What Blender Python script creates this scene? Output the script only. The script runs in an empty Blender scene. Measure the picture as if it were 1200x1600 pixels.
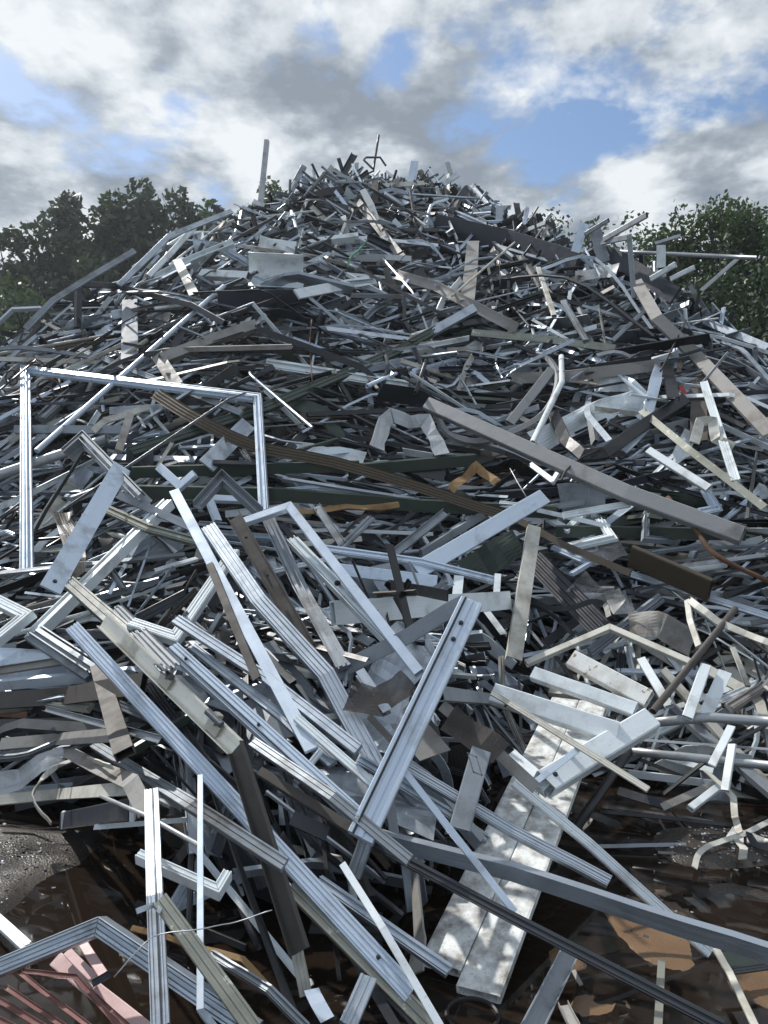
import bpy, math, random
import numpy as np
from mathutils import Vector, Matrix, noise as mnoise

rnd = random.Random(7)
SC = bpy.context.scene
COL = SC.collection
F = 1190.0            # focal length in photo pixels (photo 1200 x 1600)
EYE = 1.6             # eye height; the camera stands at the origin looking along +Y

# ---------------------------------------------------------------- materials
MATS = {}
def nd(nt, t, **kw):
    n = nt.nodes.new(t)
    for k, v in kw.items():
        if k.startswith('i_'):
            key = k[2:]
            n.inputs[int(key) if key.isdigit() else key.replace('_', ' ')].default_value = v
        else:
            setattr(n, k, v)
    return n

def ramp(nt, src, stops):
    r = nt.nodes.new('ShaderNodeValToRGB')
    el = r.color_ramp.elements
    while len(el) < len(stops): el.new(0.5)
    for e, (p, c) in zip(el, stops):
        e.position = p
        e.color = (c, c, c, 1) if isinstance(c, (int, float)) else (*c, 1)
    nt.links.new(src, r.inputs[0])
    return r.outputs[0]

def scrap_mat(name, base, metal=0.0, rough=0.45, dirt=0.35, dcol=(0.05, 0.04, 0.03), var=0.25, bump=0.15, speck=0.5, spec=0.5, dscale=4.0, chip=None):
    m = bpy.data.materials.new(name); m.use_nodes = True
    nt = m.node_tree; L = nt.links.new
    b = nt.nodes['Principled BSDF']
    tc = nd(nt, 'ShaderNodeTexCoord'); geo = nd(nt, 'ShaderNodeNewGeometry')
    sc = nd(nt, 'ShaderNodeVectorMath', operation='SCALE'); sc.inputs[0].default_value = (41, 17, 29)
    L(geo.outputs['Random Per Island'], sc.inputs['Scale'])
    ad = nd(nt, 'ShaderNodeVectorMath', operation='ADD')
    L(tc.outputs['Object'], ad.inputs[0]); L(sc.outputs[0], ad.inputs[1])
    n1 = nd(nt, 'ShaderNodeTexNoise', i_Scale=dscale, i_Detail=7.0, i_Roughness=0.62); L(ad.outputs[0], n1.inputs['Vector'])
    n2 = nd(nt, 'ShaderNodeTexNoise', i_Scale=95.0, i_Detail=3.0, i_Roughness=0.6); L(ad.outputs[0], n2.inputs['Vector'])
    n3 = nd(nt, 'ShaderNodeTexNoise', i_Scale=9.0, i_Detail=2.0); L(ad.outputs[0], n3.inputs['Vector'])
    dm = ramp(nt, n1.outputs[0], [(0.66 - 0.33 * dirt, 0.0), (0.84 - 0.2 * dirt, 1.0)])
    sp = ramp(nt, n2.outputs[0], [(0.68 - 0.1 * speck, 0.0), (0.75 - 0.1 * speck, 1.0)])
    mx = nd(nt, 'ShaderNodeMath', operation='MAXIMUM'); L(dm, mx.inputs[0])
    ss = nd(nt, 'ShaderNodeMath', operation='MULTIPLY'); L(sp, ss.inputs[0]); ss.inputs[1].default_value = min(1, speck)
    L(ss.outputs[0], mx.inputs[1])
    # per-piece tone
    mr = nd(nt, 'ShaderNodeMapRange'); L(geo.outputs['Random Per Island'], mr.inputs[0])
    mr.inputs[3].default_value = 1 - var; mr.inputs[4].default_value = 1 + var * 0.5
    hs = nd(nt, 'ShaderNodeHueSaturation'); hs.inputs['Color'].default_value = (*base, 1); L(mr.outputs[0], hs.inputs['Value'])
    col = hs.outputs[0]
    if chip:
        n4 = nd(nt, 'ShaderNodeTexNoise', i_Scale=14.0, i_Detail=5.0, i_Roughness=0.7); L(ad.outputs[0], n4.inputs['Vector'])
        cm = ramp(nt, n4.outputs[0], [(0.60, 0.0), (0.64, 1.0)])
        mc = nd(nt, 'ShaderNodeMix', data_type='RGBA'); L(cm, mc.inputs['Factor']); L(col, mc.inputs['A']); mc.inputs['B'].default_value = (*chip, 1)
        col = mc.outputs['Result']
    # drawn-out grime and scratches running along the length of each piece
    ra = nd(nt, 'ShaderNodeAttribute', attribute_name='run'); rs = nd(nt, 'ShaderNodeVectorMath', operation='MULTIPLY'); L(ra.outputs['Vector'], rs.inputs[0]); rs.inputs[1].default_value = (2.2, 70, 1)
    r2 = nd(nt, 'ShaderNodeVectorMath', operation='ADD'); L(rs.outputs[0], r2.inputs[0]); L(sc.outputs[0], r2.inputs[1])
    n5 = nd(nt, 'ShaderNodeTexNoise', i_Scale=1.0, i_Detail=5.0, i_Roughness=0.65); L(r2.outputs[0], n5.inputs['Vector'])
    st = ramp(nt, n5.outputs[0], [(0.50, 0.0), (0.78, min(1.0, 0.35 + dirt) if metal >= 0.5 else 0.22)])
    m2 = nd(nt, 'ShaderNodeMath', operation='MAXIMUM'); L(mx.outputs[0], m2.inputs[0]); L(st, m2.inputs[1])
    dd = nd(nt, 'ShaderNodeMath', operation='MULTIPLY'); L(m2.outputs[0], dd.inputs[0]); dd.inputs[1].default_value = 0.82
    mix = nd(nt, 'ShaderNodeMix', data_type='RGBA'); L(dd.outputs[0], mix.inputs['Factor']); L(col, mix.inputs['A']); mix.inputs['B'].default_value = (*dcol, 1)
    L(mix.outputs['Result'], b.inputs['Base Color'])
    if metal:
        me = nd(nt, 'ShaderNodeMapRange'); L(dd.outputs[0], me.inputs[0]); me.inputs[3].default_value = metal; me.inputs[4].default_value = 0.1
        L(me.outputs[0], b.inputs['Metallic'])
    ro = nd(nt, 'ShaderNodeMapRange'); L(n3.outputs[0], ro.inputs[0])
    ro.inputs[3].default_value = max(0.05, rough - 0.16); ro.inputs[4].default_value = min(1, rough + 0.18)
    rr = nd(nt, 'ShaderNodeMath', operation='MULTIPLY_ADD'); L(dd.outputs[0], rr.inputs[0]); rr.inputs[1].default_value = 0.3; L(ro.outputs[0], rr.inputs[2]); rr.use_clamp = True
    L(rr.outputs[0], b.inputs['Roughness'])
    b.inputs['Specular IOR Level'].default_value = spec
    bp = nd(nt, 'ShaderNodeBump', i_Strength=bump, i_Distance=0.02); 
    nb = nd(nt, 'ShaderNodeMath', operation='MULTIPLY_ADD'); L(n2.outputs[0], nb.inputs[0]); nb.inputs[1].default_value = 0.12; L(n3.outputs[0], nb.inputs[2])
    L(nb.outputs[0], bp.inputs['Height']); L(bp.outputs[0], b.inputs['Normal'])
    MATS[name] = m
    return m

scrap_mat('mill',  (0.50, 0.56, 0.63), metal=0.85, rough=0.38, dirt=0.4, var=0.45)
scrap_mat('dull',  (0.32, 0.355, 0.39), metal=0.7, rough=0.46, dirt=0.5, dcol=(0.07, 0.055, 0.04), var=0.4)
scrap_mat('white', (0.74, 0.80, 0.83), rough=0.36, dirt=0.40, dcol=(0.17, 0.145, 0.11), var=0.14, speck=0.5, bump=0.12)
scrap_mat('clean', (0.62, 0.71, 0.82), metal=0.35, rough=0.32, dirt=0.34, dcol=(0.16, 0.15, 0.135), var=0.12, speck=0.4, bump=0.1)
scrap_mat('cream', (0.60, 0.59, 0.53), rough=0.55, dirt=0.55, dcol=(0.12, 0.09, 0.055), var=0.25)
scrap_mat('grey',  (0.27, 0.30, 0.335), rough=0.42, dirt=0.35, var=0.35)
scrap_mat('taupe', (0.29, 0.295, 0.30), rough=0.45, dirt=0.25, var=0.12)
scrap_mat('charc', (0.036, 0.041, 0.050), rough=0.40, dirt=0.3, dcol=(0.08, 0.07, 0.06), var=0.4)
scrap_mat('black', (0.016, 0.017, 0.019), rough=0.38, dirt=0.25, dcol=(0.06, 0.05, 0.045), var=0.4)
scrap_mat('green', (0.040, 0.058, 0.047), rough=0.36, dirt=0.25, dcol=(0.10, 0.09, 0.06), var=0.25)
scrap_mat('olive', (0.33, 0.335, 0.29), metal=0.6, rough=0.42, dirt=0.4, dcol=(0.12, 0.12, 0.07), var=0.2, chip=(0.6, 0.6, 0.55))
scrap_mat('bronze', (0.085, 0.068, 0.047), metal=0.3, rough=0.42, dirt=0.35, dcol=(0.05, 0.035, 0.022), var=0.25)
scrap_mat('brown', (0.080, 0.072, 0.065), rough=0.6, dirt=0.5, dcol=(0.05, 0.035, 0.025), var=0.35)
scrap_mat('weath', (0.31, 0.30, 0.285), rough=0.6, dirt=0.55, dcol=(0.10, 0.075, 0.05), var=0.3)
scrap_mat('rust',  (0.12, 0.065, 0.04), rough=0.8, dirt=0.55, dcol=(0.07, 0.03, 0.015), var=0.3, bump=0.5)
scrap_mat('foam',  (0.30, 0.19, 0.09), rough=0.9, dirt=0.5, dcol=(0.15, 0.07, 0.03), var=0.1, bump=0.9)
scrap_mat('navy',  (0.028, 0.034, 0.05), rough=0.42, dirt=0.2, dcol=(0.09, 0.085, 0.08), var=0.2)
scrap_mat('pink',  (0.56, 0.39, 0.38), rough=0.4, dirt=0.45, dcol=(0.24, 0.14, 0.12), var=0.15)
scrap_mat('maroon', (0.20, 0.085, 0.075), metal=0.2, rough=0.38, dirt=0.4, dcol=(0.3, 0.2, 0.17), var=0.3)
scrap_mat('galv',  (0.44, 0.46, 0.48), metal=0.55, rough=0.42, dirt=0.35, var=0.15)
scrap_mat('gold',  (0.78, 0.76, 0.68), metal=0.45, rough=0.36, dirt=0.3, dcol=(0.16, 0.12, 0.07), var=0.1)
scrap_mat('red',   (0.38, 0.03, 0.025), rough=0.4, dirt=0.3, var=0.1)
scrap_mat('lime',  (0.05, 0.24, 0.10), rough=0.4, dirt=0.2, var=0.1)
scrap_mat('rubber', (0.012, 0.012, 0.013), rough=0.5, dirt=0.2, dcol=(0.05, 0.045, 0.04), var=0.2)
scrap_mat('rustwhite', (0.74, 0.76, 0.74), rough=0.45, dirt=0.45, dcol=(0.25, 0.13, 0.05), var=0.1, chip=(0.30, 0.18, 0.08))
scrap_mat('dirtywhite', (0.80, 0.83, 0.82), rough=0.4, dirt=0.78, dcol=(0.13, 0.10, 0.075), var=0.08, speck=0.7, bump=0.25, dscale=15.0)
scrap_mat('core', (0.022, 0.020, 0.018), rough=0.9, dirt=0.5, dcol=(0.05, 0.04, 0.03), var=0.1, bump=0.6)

def film_mat():
    m = bpy.data.materials.new('film'); m.use_nodes = True; nt = m.node_tree; L = nt.links.new
    b = nt.nodes['Principled BSDF']
    tc = nd(nt, 'ShaderNodeTexCoord')
    n = nd(nt, 'ShaderNodeTexNoise', i_Scale=7.0, i_Detail=5.0); L(tc.outputs['Object'], n.inputs['Vector'])
    a = ramp(nt, n.outputs[0], [(0.35, 0.12), (0.7, 0.6)])
    L(a, b.inputs['Alpha'])
    c = nd(nt, 'ShaderNodeTexNoise', i_Scale=3.0); L(tc.outputs['Object'], c.inputs['Vector'])
    L(ramp(nt, c.outputs[0], [(0.3, (0.20, 0.19, 0.18)), (0.7, (0.5, 0.5, 0.5))]), b.inputs['Base Color'])
    b.inputs['Roughness'].default_value = 0.45
    MATS['film'] = m
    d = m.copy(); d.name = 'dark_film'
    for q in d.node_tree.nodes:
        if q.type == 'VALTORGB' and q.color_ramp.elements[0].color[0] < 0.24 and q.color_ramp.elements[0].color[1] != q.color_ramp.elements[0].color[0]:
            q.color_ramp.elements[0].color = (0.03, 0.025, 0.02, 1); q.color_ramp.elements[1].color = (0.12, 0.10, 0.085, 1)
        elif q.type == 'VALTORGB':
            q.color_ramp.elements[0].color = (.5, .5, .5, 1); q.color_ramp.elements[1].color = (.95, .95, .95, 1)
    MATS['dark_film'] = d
film_mat()

# ---------------------------------------------------------------- heap shape
RX = [-14, -10, -7.5, -4.41, -3.63, -3.07, -2.0, -0.9, -0.2, 0.75, 1.4, 2.0, 3.0, 3.8, 4.1, 6.5, 9, 13]
RZ = [0.0, 0.6, 1.8, 3.4, 4.15, 4.7, 6.0, 7.1, 7.45, 7.6, 7.0, 6.0, 4.5, 3.6, 2.95, 1.7, 0.6, 0.0]
SLOPE = 0.8
def sstep(a, b, x):
    t = min(1, max(0, (x - a) / (b - a))); return t * t * (3 - 2 * t)
def ridge(x): return float(np.interp(x, RX, RZ))
def toe(x): return 4.05 + 0.25 * math.sin(x * 1.3 + 0.5)
def H(x, y):
    r = ridge(x); tx = toe(x); yr = tx + r / SLOPE
    a = SLOPE * (y - tx); b = r - 0.75 * (y - yr)
    k = 0.25; h = max(k - abs(a - b), 0) / k
    z = min(a, b) - h * h * k * 0.25
    if z > 0.3:
        z += (0.15 * mnoise.noise(Vector((x * 0.7, y * 0.7, 3.1))) + 0.13 * sstep(5, 8, y) * mnoise.noise(Vector((x * 1.9, y * 1.9, 7.7)))) * min(1, z)
    dx = x + 0.35; dx = dx * 1.35 if dx > 0 else -dx; yy = max(0, y - 2.3)
    s = min(0.7 * (y - 2.25), 1.05) * (1 - sstep(0.42 + 0.25 * yy, 0.66 + 0.40 * yy, dx)) * (1 - sstep(4.5, 6, y))
    return max(z, s, 0.0)
def Hn(x, y):
    e = 0.12
    return Vector((-(H(x + e, y) - H(x - e, y)) / (2 * e), -(H(x, y + e) - H(x, y - e)) / (2 * e), 1)).normalized()

_dc = {}
def depth(px, py):
    """distance (along +Y) at which the sight line through a photo pixel meets heap or ground"""
    key = (round(px / 3), round(py / 3))
    if key in _dc: return _dc[key]
    q = py
    res = None
    while res is None and q < 1700:
        kx = (px - 600) / F; kz = (800 - q) / F
        d = 1.6
        while d < 17:
            if EYE + kz * d <= H(kx * d, d): res = d; break
            d += 0.04
        q += 12
    _dc[key] = res or 5.0
    return _dc[key]
def on_heap(px, py):
    kx = (px - 600) / F; kz = (800 - py) / F; d = 1.6
    while d < 16:
        if EYE + kz * d <= H(kx * d, d): return True
        d += .06
    return False
def at(px, py, d): return Vector(((px - 600) / F * d, d, EYE + (800 - py) / F * d))
def P(px, py, lift=0.0):
    if py < 520: lift += .28
    d = max(1.7, depth(px, py) - lift)
    v = at(px, py, d)
    return v
def project(v): return (600 + F * v.x / v.y, 800 - F * (v.z - EYE) / v.y)

# ---------------------------------------------------------------- sections (u across the seen face, v towards the viewer)
def _corr():
    n = 17; top = []; 
    for i in range(n):
        u = -0.5 + i / (n - 1); top.append((u, 0.5 if (i // 2) % 2 == 0 else 0.05))
    return top + [(u, v - 0.35) for u, v in reversed(top)]
def _arc(deg, n=11, th=0.05):
    o = []; a = math.radians(deg)
    for i in range(n):
        q = -a / 2 + a * i / (n - 1); o.append((math.sin(q) * 0.5, 0.5 - math.cos(q)))
    return o + [(u * (1 - th), v + th * 0.5) for u, v in reversed(o)]
SEC = {
 'box': [(-.5, -.42), (-.44, -.5), (.44, -.5), (.5, -.42), (.5, .42), (.44, .5), (-.44, .5), (-.5, .42)],
 'sq': [(-.5, -.5), (.5, -.5), (.5, .5), (-.5, .5)],
 'flat': [(-.5, -.5), (.5, -.5), (.5, .5), (-.5, .5)],
 'rail': [(-.5, -.5), (.5, -.5), (.5, .38), (.47, .5), (.34, .5), (.325, .36), (.15, .36), (.13, .46), (-.07, .46), (-.085, .30), (-.13, .30), (-.145, .42), (-.33, .42), (-.345, .5), (-.46, .5), (-.5, .4)],
 'fine': [(-.5, -.5), (.5, -.5), (.5, .40), (.47, .5), (.37, .5), (.355, .34), (.295, .34), (.28, .5), (.13, .5), (.115, .30), (.03, .30), (.015, .46), (-.16, .46), (-.175, .34), (-.235, .34), (-.25, .5), (-.37, .5), (-.385, .32), (-.43, .32), (-.445, .5), (-.5, .46)],
 'sash': [(-.5, -.5), (.5, -.5), (.5, .0), (.22, .0), (.22, .5), (.15, .5), (.15, .15), (-.08, .15), (-.08, .42), (-.32, .42), (-.32, .1), (-.42, .1), (-.42, .5), (-.5, .5)],
 'chan': [(-.5, -.5), (.5, -.5), (.5, .5), (.44, .5), (.44, -.36), (-.44, -.36), (-.44, .5), (-.5, .5)],
 'chanb': [(-.5, .5), (-.5, -.5), (-.44, -.5), (-.44, .36), (.44, .36), (.44, -.5), (.5, -.5), (.5, .5)][::-1],
 'ang': [(-.5, .36), (.42, .36), (.42, -.5), (.5, -.5), (.5, .5), (-.5, .5)],
 'tee': [(-.5, .3), (-.06, .3), (-.06, -.5), (.06, -.5), (.06, .3), (.5, .3), (.5, .5), (-.5, .5)],
 'ibm': [(-.5, -.5), (.5, -.5), (.5, -.36), (.08, -.3), (.08, .3), (.5, .36), (.5, .5), (-.5, .5), (-.5, .36), (-.08, .3), (-.08, -.3), (-.5, -.36)],
 'pipe': [(.5 * math.cos(i * math.pi / 6), .5 * math.sin(i * math.pi / 6)) for i in range(12)],
 'rod': [(.5 * math.cos(i * math.pi / 3), .5 * math.sin(i * math.pi / 3)) for i in range(6)],
 'corr': _corr(),
 'curl': _arc(150), 'bow': _arc(90),
 'sheet': [(-.5 + i / 8, .5) for i in range(9)] + [(.5 - i / 8, -.5) for i in range(9)],
}
TDEF = {'box': .6, 'sq': .6, 'flat': .10, 'rail': .5, 'fine': .45, 'sash': .7, 'chan': .5, 'chanb': .5, 'ang': .6, 'tee': .7, 'ibm': .8, 'pipe': 1, 'rod': 1, 'corr': .14, 'curl': 1, 'bow': 1, 'sheet': .012}
HOLLOW = {'box': .86, 'sq': .84, 'pipe': .84}

class MB:
    """collects swept pieces into one mesh"""
    def __init__(s): s.v = []; s.a = {}; s.f = []; s.m = []; s.sm = []; s.mats = []
    def mi(s, mat):
        if mat not in s.mats: s.mats.append(mat)
        return s.mats.index(mat)
    def face(s, f, mi, sm=False): s.f.append(f); s.m.append(mi); s.sm.append(sm)
    def rings(s, rings, mat, hollow=None, smooth=False, caps=True):
        mi = s.mi(mat); n = len(rings[0]); b0 = len(s.v)
        per = [0.0]
        for j in range(1, n): per.append(per[-1] + (rings[0][j] - rings[0][j - 1]).length)
        run = R0 = len(s.v) * .37 % 50
        for i, r in enumerate(rings):
            if i: run += (r[0] - rings[i - 1][0]).length
            for j in range(n): s.a[b0 + i * n + j] = (run, per[j])
            s.v.extend(r)
        for i in range(len(rings) - 1):
            a = b0 + i * n; c = a + n
            for j in range(n):
                k = (j + 1) % n
                s.face((a + j, a + k, c + k, c + j), mi, smooth)
        if not caps: return
        for e, nx in ((0, 1), (len(rings) - 1, len(rings) - 2)):
            o = b0 + e * n
            if hollow is None:
                f = tuple(o + j for j in range(n))
                s.face(f if e else f[::-1], mi)
            else:
                c = Vector((0, 0, 0))
                for q in rings[e]: c += q
                c /= n
                d = Vector((0, 0, 0))
                for q in rings[nx]: d += q
                d = d / n - c; ln = d.length
                d = d * (min(0.25, ln * 0.45) / max(ln, 1e-6))
                i0 = len(s.v)
                s.v.extend([c + (q - c) * hollow for q in rings[e]])
                s.v.extend([c + (q - c) * hollow + d for q in rings[e]])
                for j in range(n):
                    k = (j + 1) % n
                    s.face((o + j, i0 + j, i0 + k, o + k), mi)
                    s.face((i0 + j, i0 + n + j, i0 + n + k, i0 + k), mi, smooth)
                s.face(tuple(i0 + n + j for j in range(n)), mi)
    def box(s, c, ax, ay, az, mat):
        """box centred c with half-axis vectors"""
        mi = s.mi(mat); b = len(s.v)
        for sx in (-1, 1):
            for sy in (-1, 1):
                for sz in (-1, 1): s.v.append(c + ax * sx + ay * sy + az * sz)
        for f in ((0, 1, 3, 2), (4, 6, 7, 5), (0, 4, 5, 1), (2, 3, 7, 6), (0, 2, 6, 4), (1, 5, 7, 3)): s.face(tuple(b + i for i in f), mi)
    def build(s, name, parent=None, loc=None):
        me = bpy.data.meshes.new(name)
        if loc is None:
            if parent is not None: loc = Vector((0, 0, 0))
            else:
                loc = Vector((0, 0, 0))
                for q in s.v: loc += q
                loc /= max(1, len(s.v))
        off = loc if parent is None else parent.location
        me.from_pydata([tuple(q - off) for q in s.v], [], s.f)
        me.polygons.foreach_set('material_index', s.m)
        me.polygons.foreach_set('use_smooth', s.sm)
        for m in s.mats: me.materials.append(MATS[m])
        at_ = me.attributes.new('run', 'FLOAT_VECTOR', 'POINT'); buf = np.zeros((len(s.v), 3))
        if s.a:
            ks = np.fromiter(s.a.keys(), int); buf[ks, :2] = np.array(list(s.a.values()))
        at_.data.foreach_set('vector', buf.ravel())
        me.update()
        o = bpy.data.objects.new(name, me); COL.objects.link(o)
        if parent is None: o.location = loc
        else: o.parent = parent
        return o

def face_normal(T, view, roll):
    n = -view - T * (-view).dot(T)
    if n.length < 1e-4: n = Vector((0, 0, 1)) - T * T.z
    n.normalize()
    s = T.cross(n)
    if abs(s.z) > 0.25:
        if s.z < 0: s = -s
    elif s.x > 0: s = -s
    r = math.radians(roll)
    return (n * math.cos(r) + s * math.sin(r)).normalized()

def resample(pts, sub):
    out = []
    for a, b in zip(pts, pts[1:]):
        for i in range(sub): out.append(a.lerp(b, i / sub))
    out.append(pts[-1]); return out
def smooth_path(pts, sub):
    """Catmull-Rom through the points"""
    p = [pts[0] * 2 - pts[1]] + list(pts) + [pts[-1] * 2 - pts[-2]]
    out = []
    for i in range(1, len(p) - 2):
        for j in range(sub):
            t = j / sub; a, b, c, d = p[i - 1:i + 3]
            out.append(0.5 * ((2 * b) + (c - a) * t + (2 * a - 5 * b + 4 * c - d) * t * t + (3 * b - a - 3 * c + d) * t ** 3))
    out.append(pts[-1]); return out

def sweep(mb, mat, sec, pts, w, t=None, roll=0, view=None, cut=0.15, dent=0.0, crumple=0.0, twist=0.0, N0=None, taper=1.0, R=rnd, hollow=True, cfreq=6.0):
    """run section sec (w wide, t deep, metres) along world points"""
    poly = SEC[sec]; t = (TDEF[sec] * w) if t is None else t
    n = len(pts); rings = []
    L = sum((b - a).length for a, b in zip(pts, pts[1:]))
    T = [(pts[min(i + 1, n - 1)] - pts[max(i - 1, 0)]).normalized() for i in range(n)]
    mid = pts[n // 2]
    if view is None: view = (mid - Vector((0, 0, EYE))).normalized()
    N = N0 or face_normal((pts[-1] - pts[0]).normalized(), view, roll)
    c0 = R.uniform(-cut, cut); c1 = R.uniform(-cut, cut)
    sd = R.uniform(0, 99)
    upref = None
    for i in range(n):
        nn = N - T[i] * N.dot(T[i])
        if nn.length < 0.05: nn = T[i].orthogonal()
        nn.normalize()
        if twist: nn = Matrix.Rotation(math.radians(twist) * (i / (n - 1) - 0.5), 3, T[i]) @ nn
        B = T[i].cross(nn)
        if upref is None:
            upref = B if (B.z > 0 or (abs(B.z) < 0.05 and B.x < 0)) else -B
        if B.dot(upref) < 0: B = -B
        upref = B
        k = 1 + (taper - 1) * i / (n - 1)
        ring = []
        dz = R.uniform(-dent, dent) if 0 < i < n - 1 else 0
        for (u, v) in poly:
            q = pts[i] + B * (u * w * k) + nn * (v * t * k + dz)
            if i == 0: q += T[i] * (c0 * u * w)
            elif i == n - 1: q += T[i] * (c1 * u * w)
            if crumple:
                q += nn * crumple * mnoise.noise(q * cfreq + Vector((sd, 0, 0))) + B * 0.5 * crumple * mnoise.noise(q * cfreq + Vector((0, sd, 0)))
            ring.append(q)
        rings.append(ring)
    h = HOLLOW.get(sec) if hollow else None
    mb.rings(rings, mat, h, sec in ('pipe', 'rod', 'curl', 'bow'))
    return N, L
# ---------------------------------------------------------------- the scrap pieces one can follow in the photograph
THINGS = []      # dicts for labelling: obj, label, mat, kind, pts(px), length
CAT = {'aluminium_profile': 'metal profile', 'box_tube': 'metal tube', 'flat_bar': 'metal bar', 'window_frame': 'window frame', 'door_frame': 'door frame',
       'flat_plate': 'metal plate', 'steel_pipe': 'pipe', 'metal_sheet': 'sheet metal', 'cladding_plank': 'plank', 'channel_bar': 'metal channel',
       'angle_bar': 'angle bar', 'box_beam': 'metal beam', 'metal_strip': 'metal strip', 'plastic_film': 'plastic film'}
def parse(s): return [tuple(float(c) for c in q.split(',')) for q in s.split()]
def reg(o, name, label, mat, pts, ln, lm=None, group=None, cat=None):
    o['kind'] = 'thing'; o['category'] = cat or CAT.get(name, name.replace('_', ' '))
    if group: o['group'] = group
    THINGS.append(dict(o=o, label=label, mat=mat, name=name, pts=pts, ln=ln, lm=lm, group=group))
def world(px, lift, deps):
    n = len(px)
    if deps: return [at(x, y, d) for (x, y), d in zip(px, deps)]
    if not isinstance(lift, (list, tuple)): lift = [lift] * n
    elif len(lift) == 2 and n != 2: lift = [lift[0] + (lift[1] - lift[0]) * i / (n - 1) for i in range(n)]
    return [P(x, y, l) for (x, y), l in zip(px, lift)]
def straight(pts, px, idx=None):
    return pts
def fastener(o, pts, N, w, t, spots, name='bolt', size=.09, off=0.0, mat='charc'):
    T = (pts[-1] - pts[0]); B = T.normalized().cross(N).normalized()
    for s in spots:
        m = MB(); c = pts[0] + T * s + N * (t * .5) + B * (w * off); r = max(.006, w * size); Tn = T.normalized()
        m.rings([[c + (Tn * math.cos(a) + B * math.sin(a)) * r * k + N * hh for a in [q * math.pi / 4 for q in range(8)]] for k, hh in ((1.25, -.002), (1.25, .003), (.8, .0035), (.7, .011))], mat)
        ob = m.build(name, parent=o)
def h(name, mat, sec, px, w, lift=.12, t=None, roll=20, label=None, lm=None, deps=None, sub=3, smooth=False, bolts=None, slots=None, hinges=None, gasket=None, group=None, cat=None, cut=.12, dent=.002, crumple=0, twist=0, taper=1, cfreq=6.0):
    px = parse(px) if isinstance(px, str) else px
    pts = world(px, lift, deps)
    # two-point pieces are straight; chains follow their points
    path = smooth_path(pts, 5) if smooth else (resample(pts, sub if len(pts) > 2 else 4))
    dm = sum(p.y for p in pts) / len(pts)
    kn = (.70 if sec in ('rail', 'fine', 'sash', 'chan', 'chanb') else .84) if (sum(q[1] for q in px) / len(px) > 770 and dm < 4.2) else .9
    wm = w * dm / F * kn; tm = None if t is None else t * dm / F * kn
    for p in path:
        if p.z < wm * .3: p.z = wm * .3
    mb = MB()
    N, L = sweep(mb, mat, sec, path, wm, tm, roll, cut=cut, dent=dent, crumple=crumple * dm / F, twist=twist, taper=taper, cfreq=cfreq)
    o = mb.build(name)
    tt = tm if tm else TDEF[sec] * wm
    if bolts: fastener(o, path, N, wm, tt, bolts)
    if slots: fastener(o, path, N, wm, tt, slots, 'lock_slot', .2, 0, 'black')
    if gasket is not None:
        m = MB(); B = (pts[-1] - pts[0]).normalized().cross(N)
        sweep(m, 'rubber', 'sq', [p + B * (gasket * wm) + N * (tt * .5) for p in path], wm * .06, .006, N0=N, cut=0)
        m.build('gasket', parent=o)
    if hinges:
        Tn = (pts[-1] - pts[0]).normalized(); B = Tn.cross(N)
        if B.z < 0: B = -B
        for s in hinges:
            c = path[0].lerp(path[-1], s)
            m = MB()
            m.box(c + N * tt * .1, Tn * .03, B * wm * .38, N * .006, 'gold')
            m.rings([[c + B * wm * .46 + N * (tt * .5 + .012) + Tn * q + (B * math.cos(a) + N * math.sin(a)) * .011 for a in [k * math.pi / 5 for k in range(10)]] for q in (-.04, -.015, -.0149, .015, .0151, .04)], 'dull')
            m.box(c + B * wm * .42 + N * (tt * .5), Tn * .012, B * .02, N * .012, 'gold')
            m.build('hinge', parent=o)
    reg(o, name, label, mat, px, L, lm, group, cat)
    return o
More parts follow.
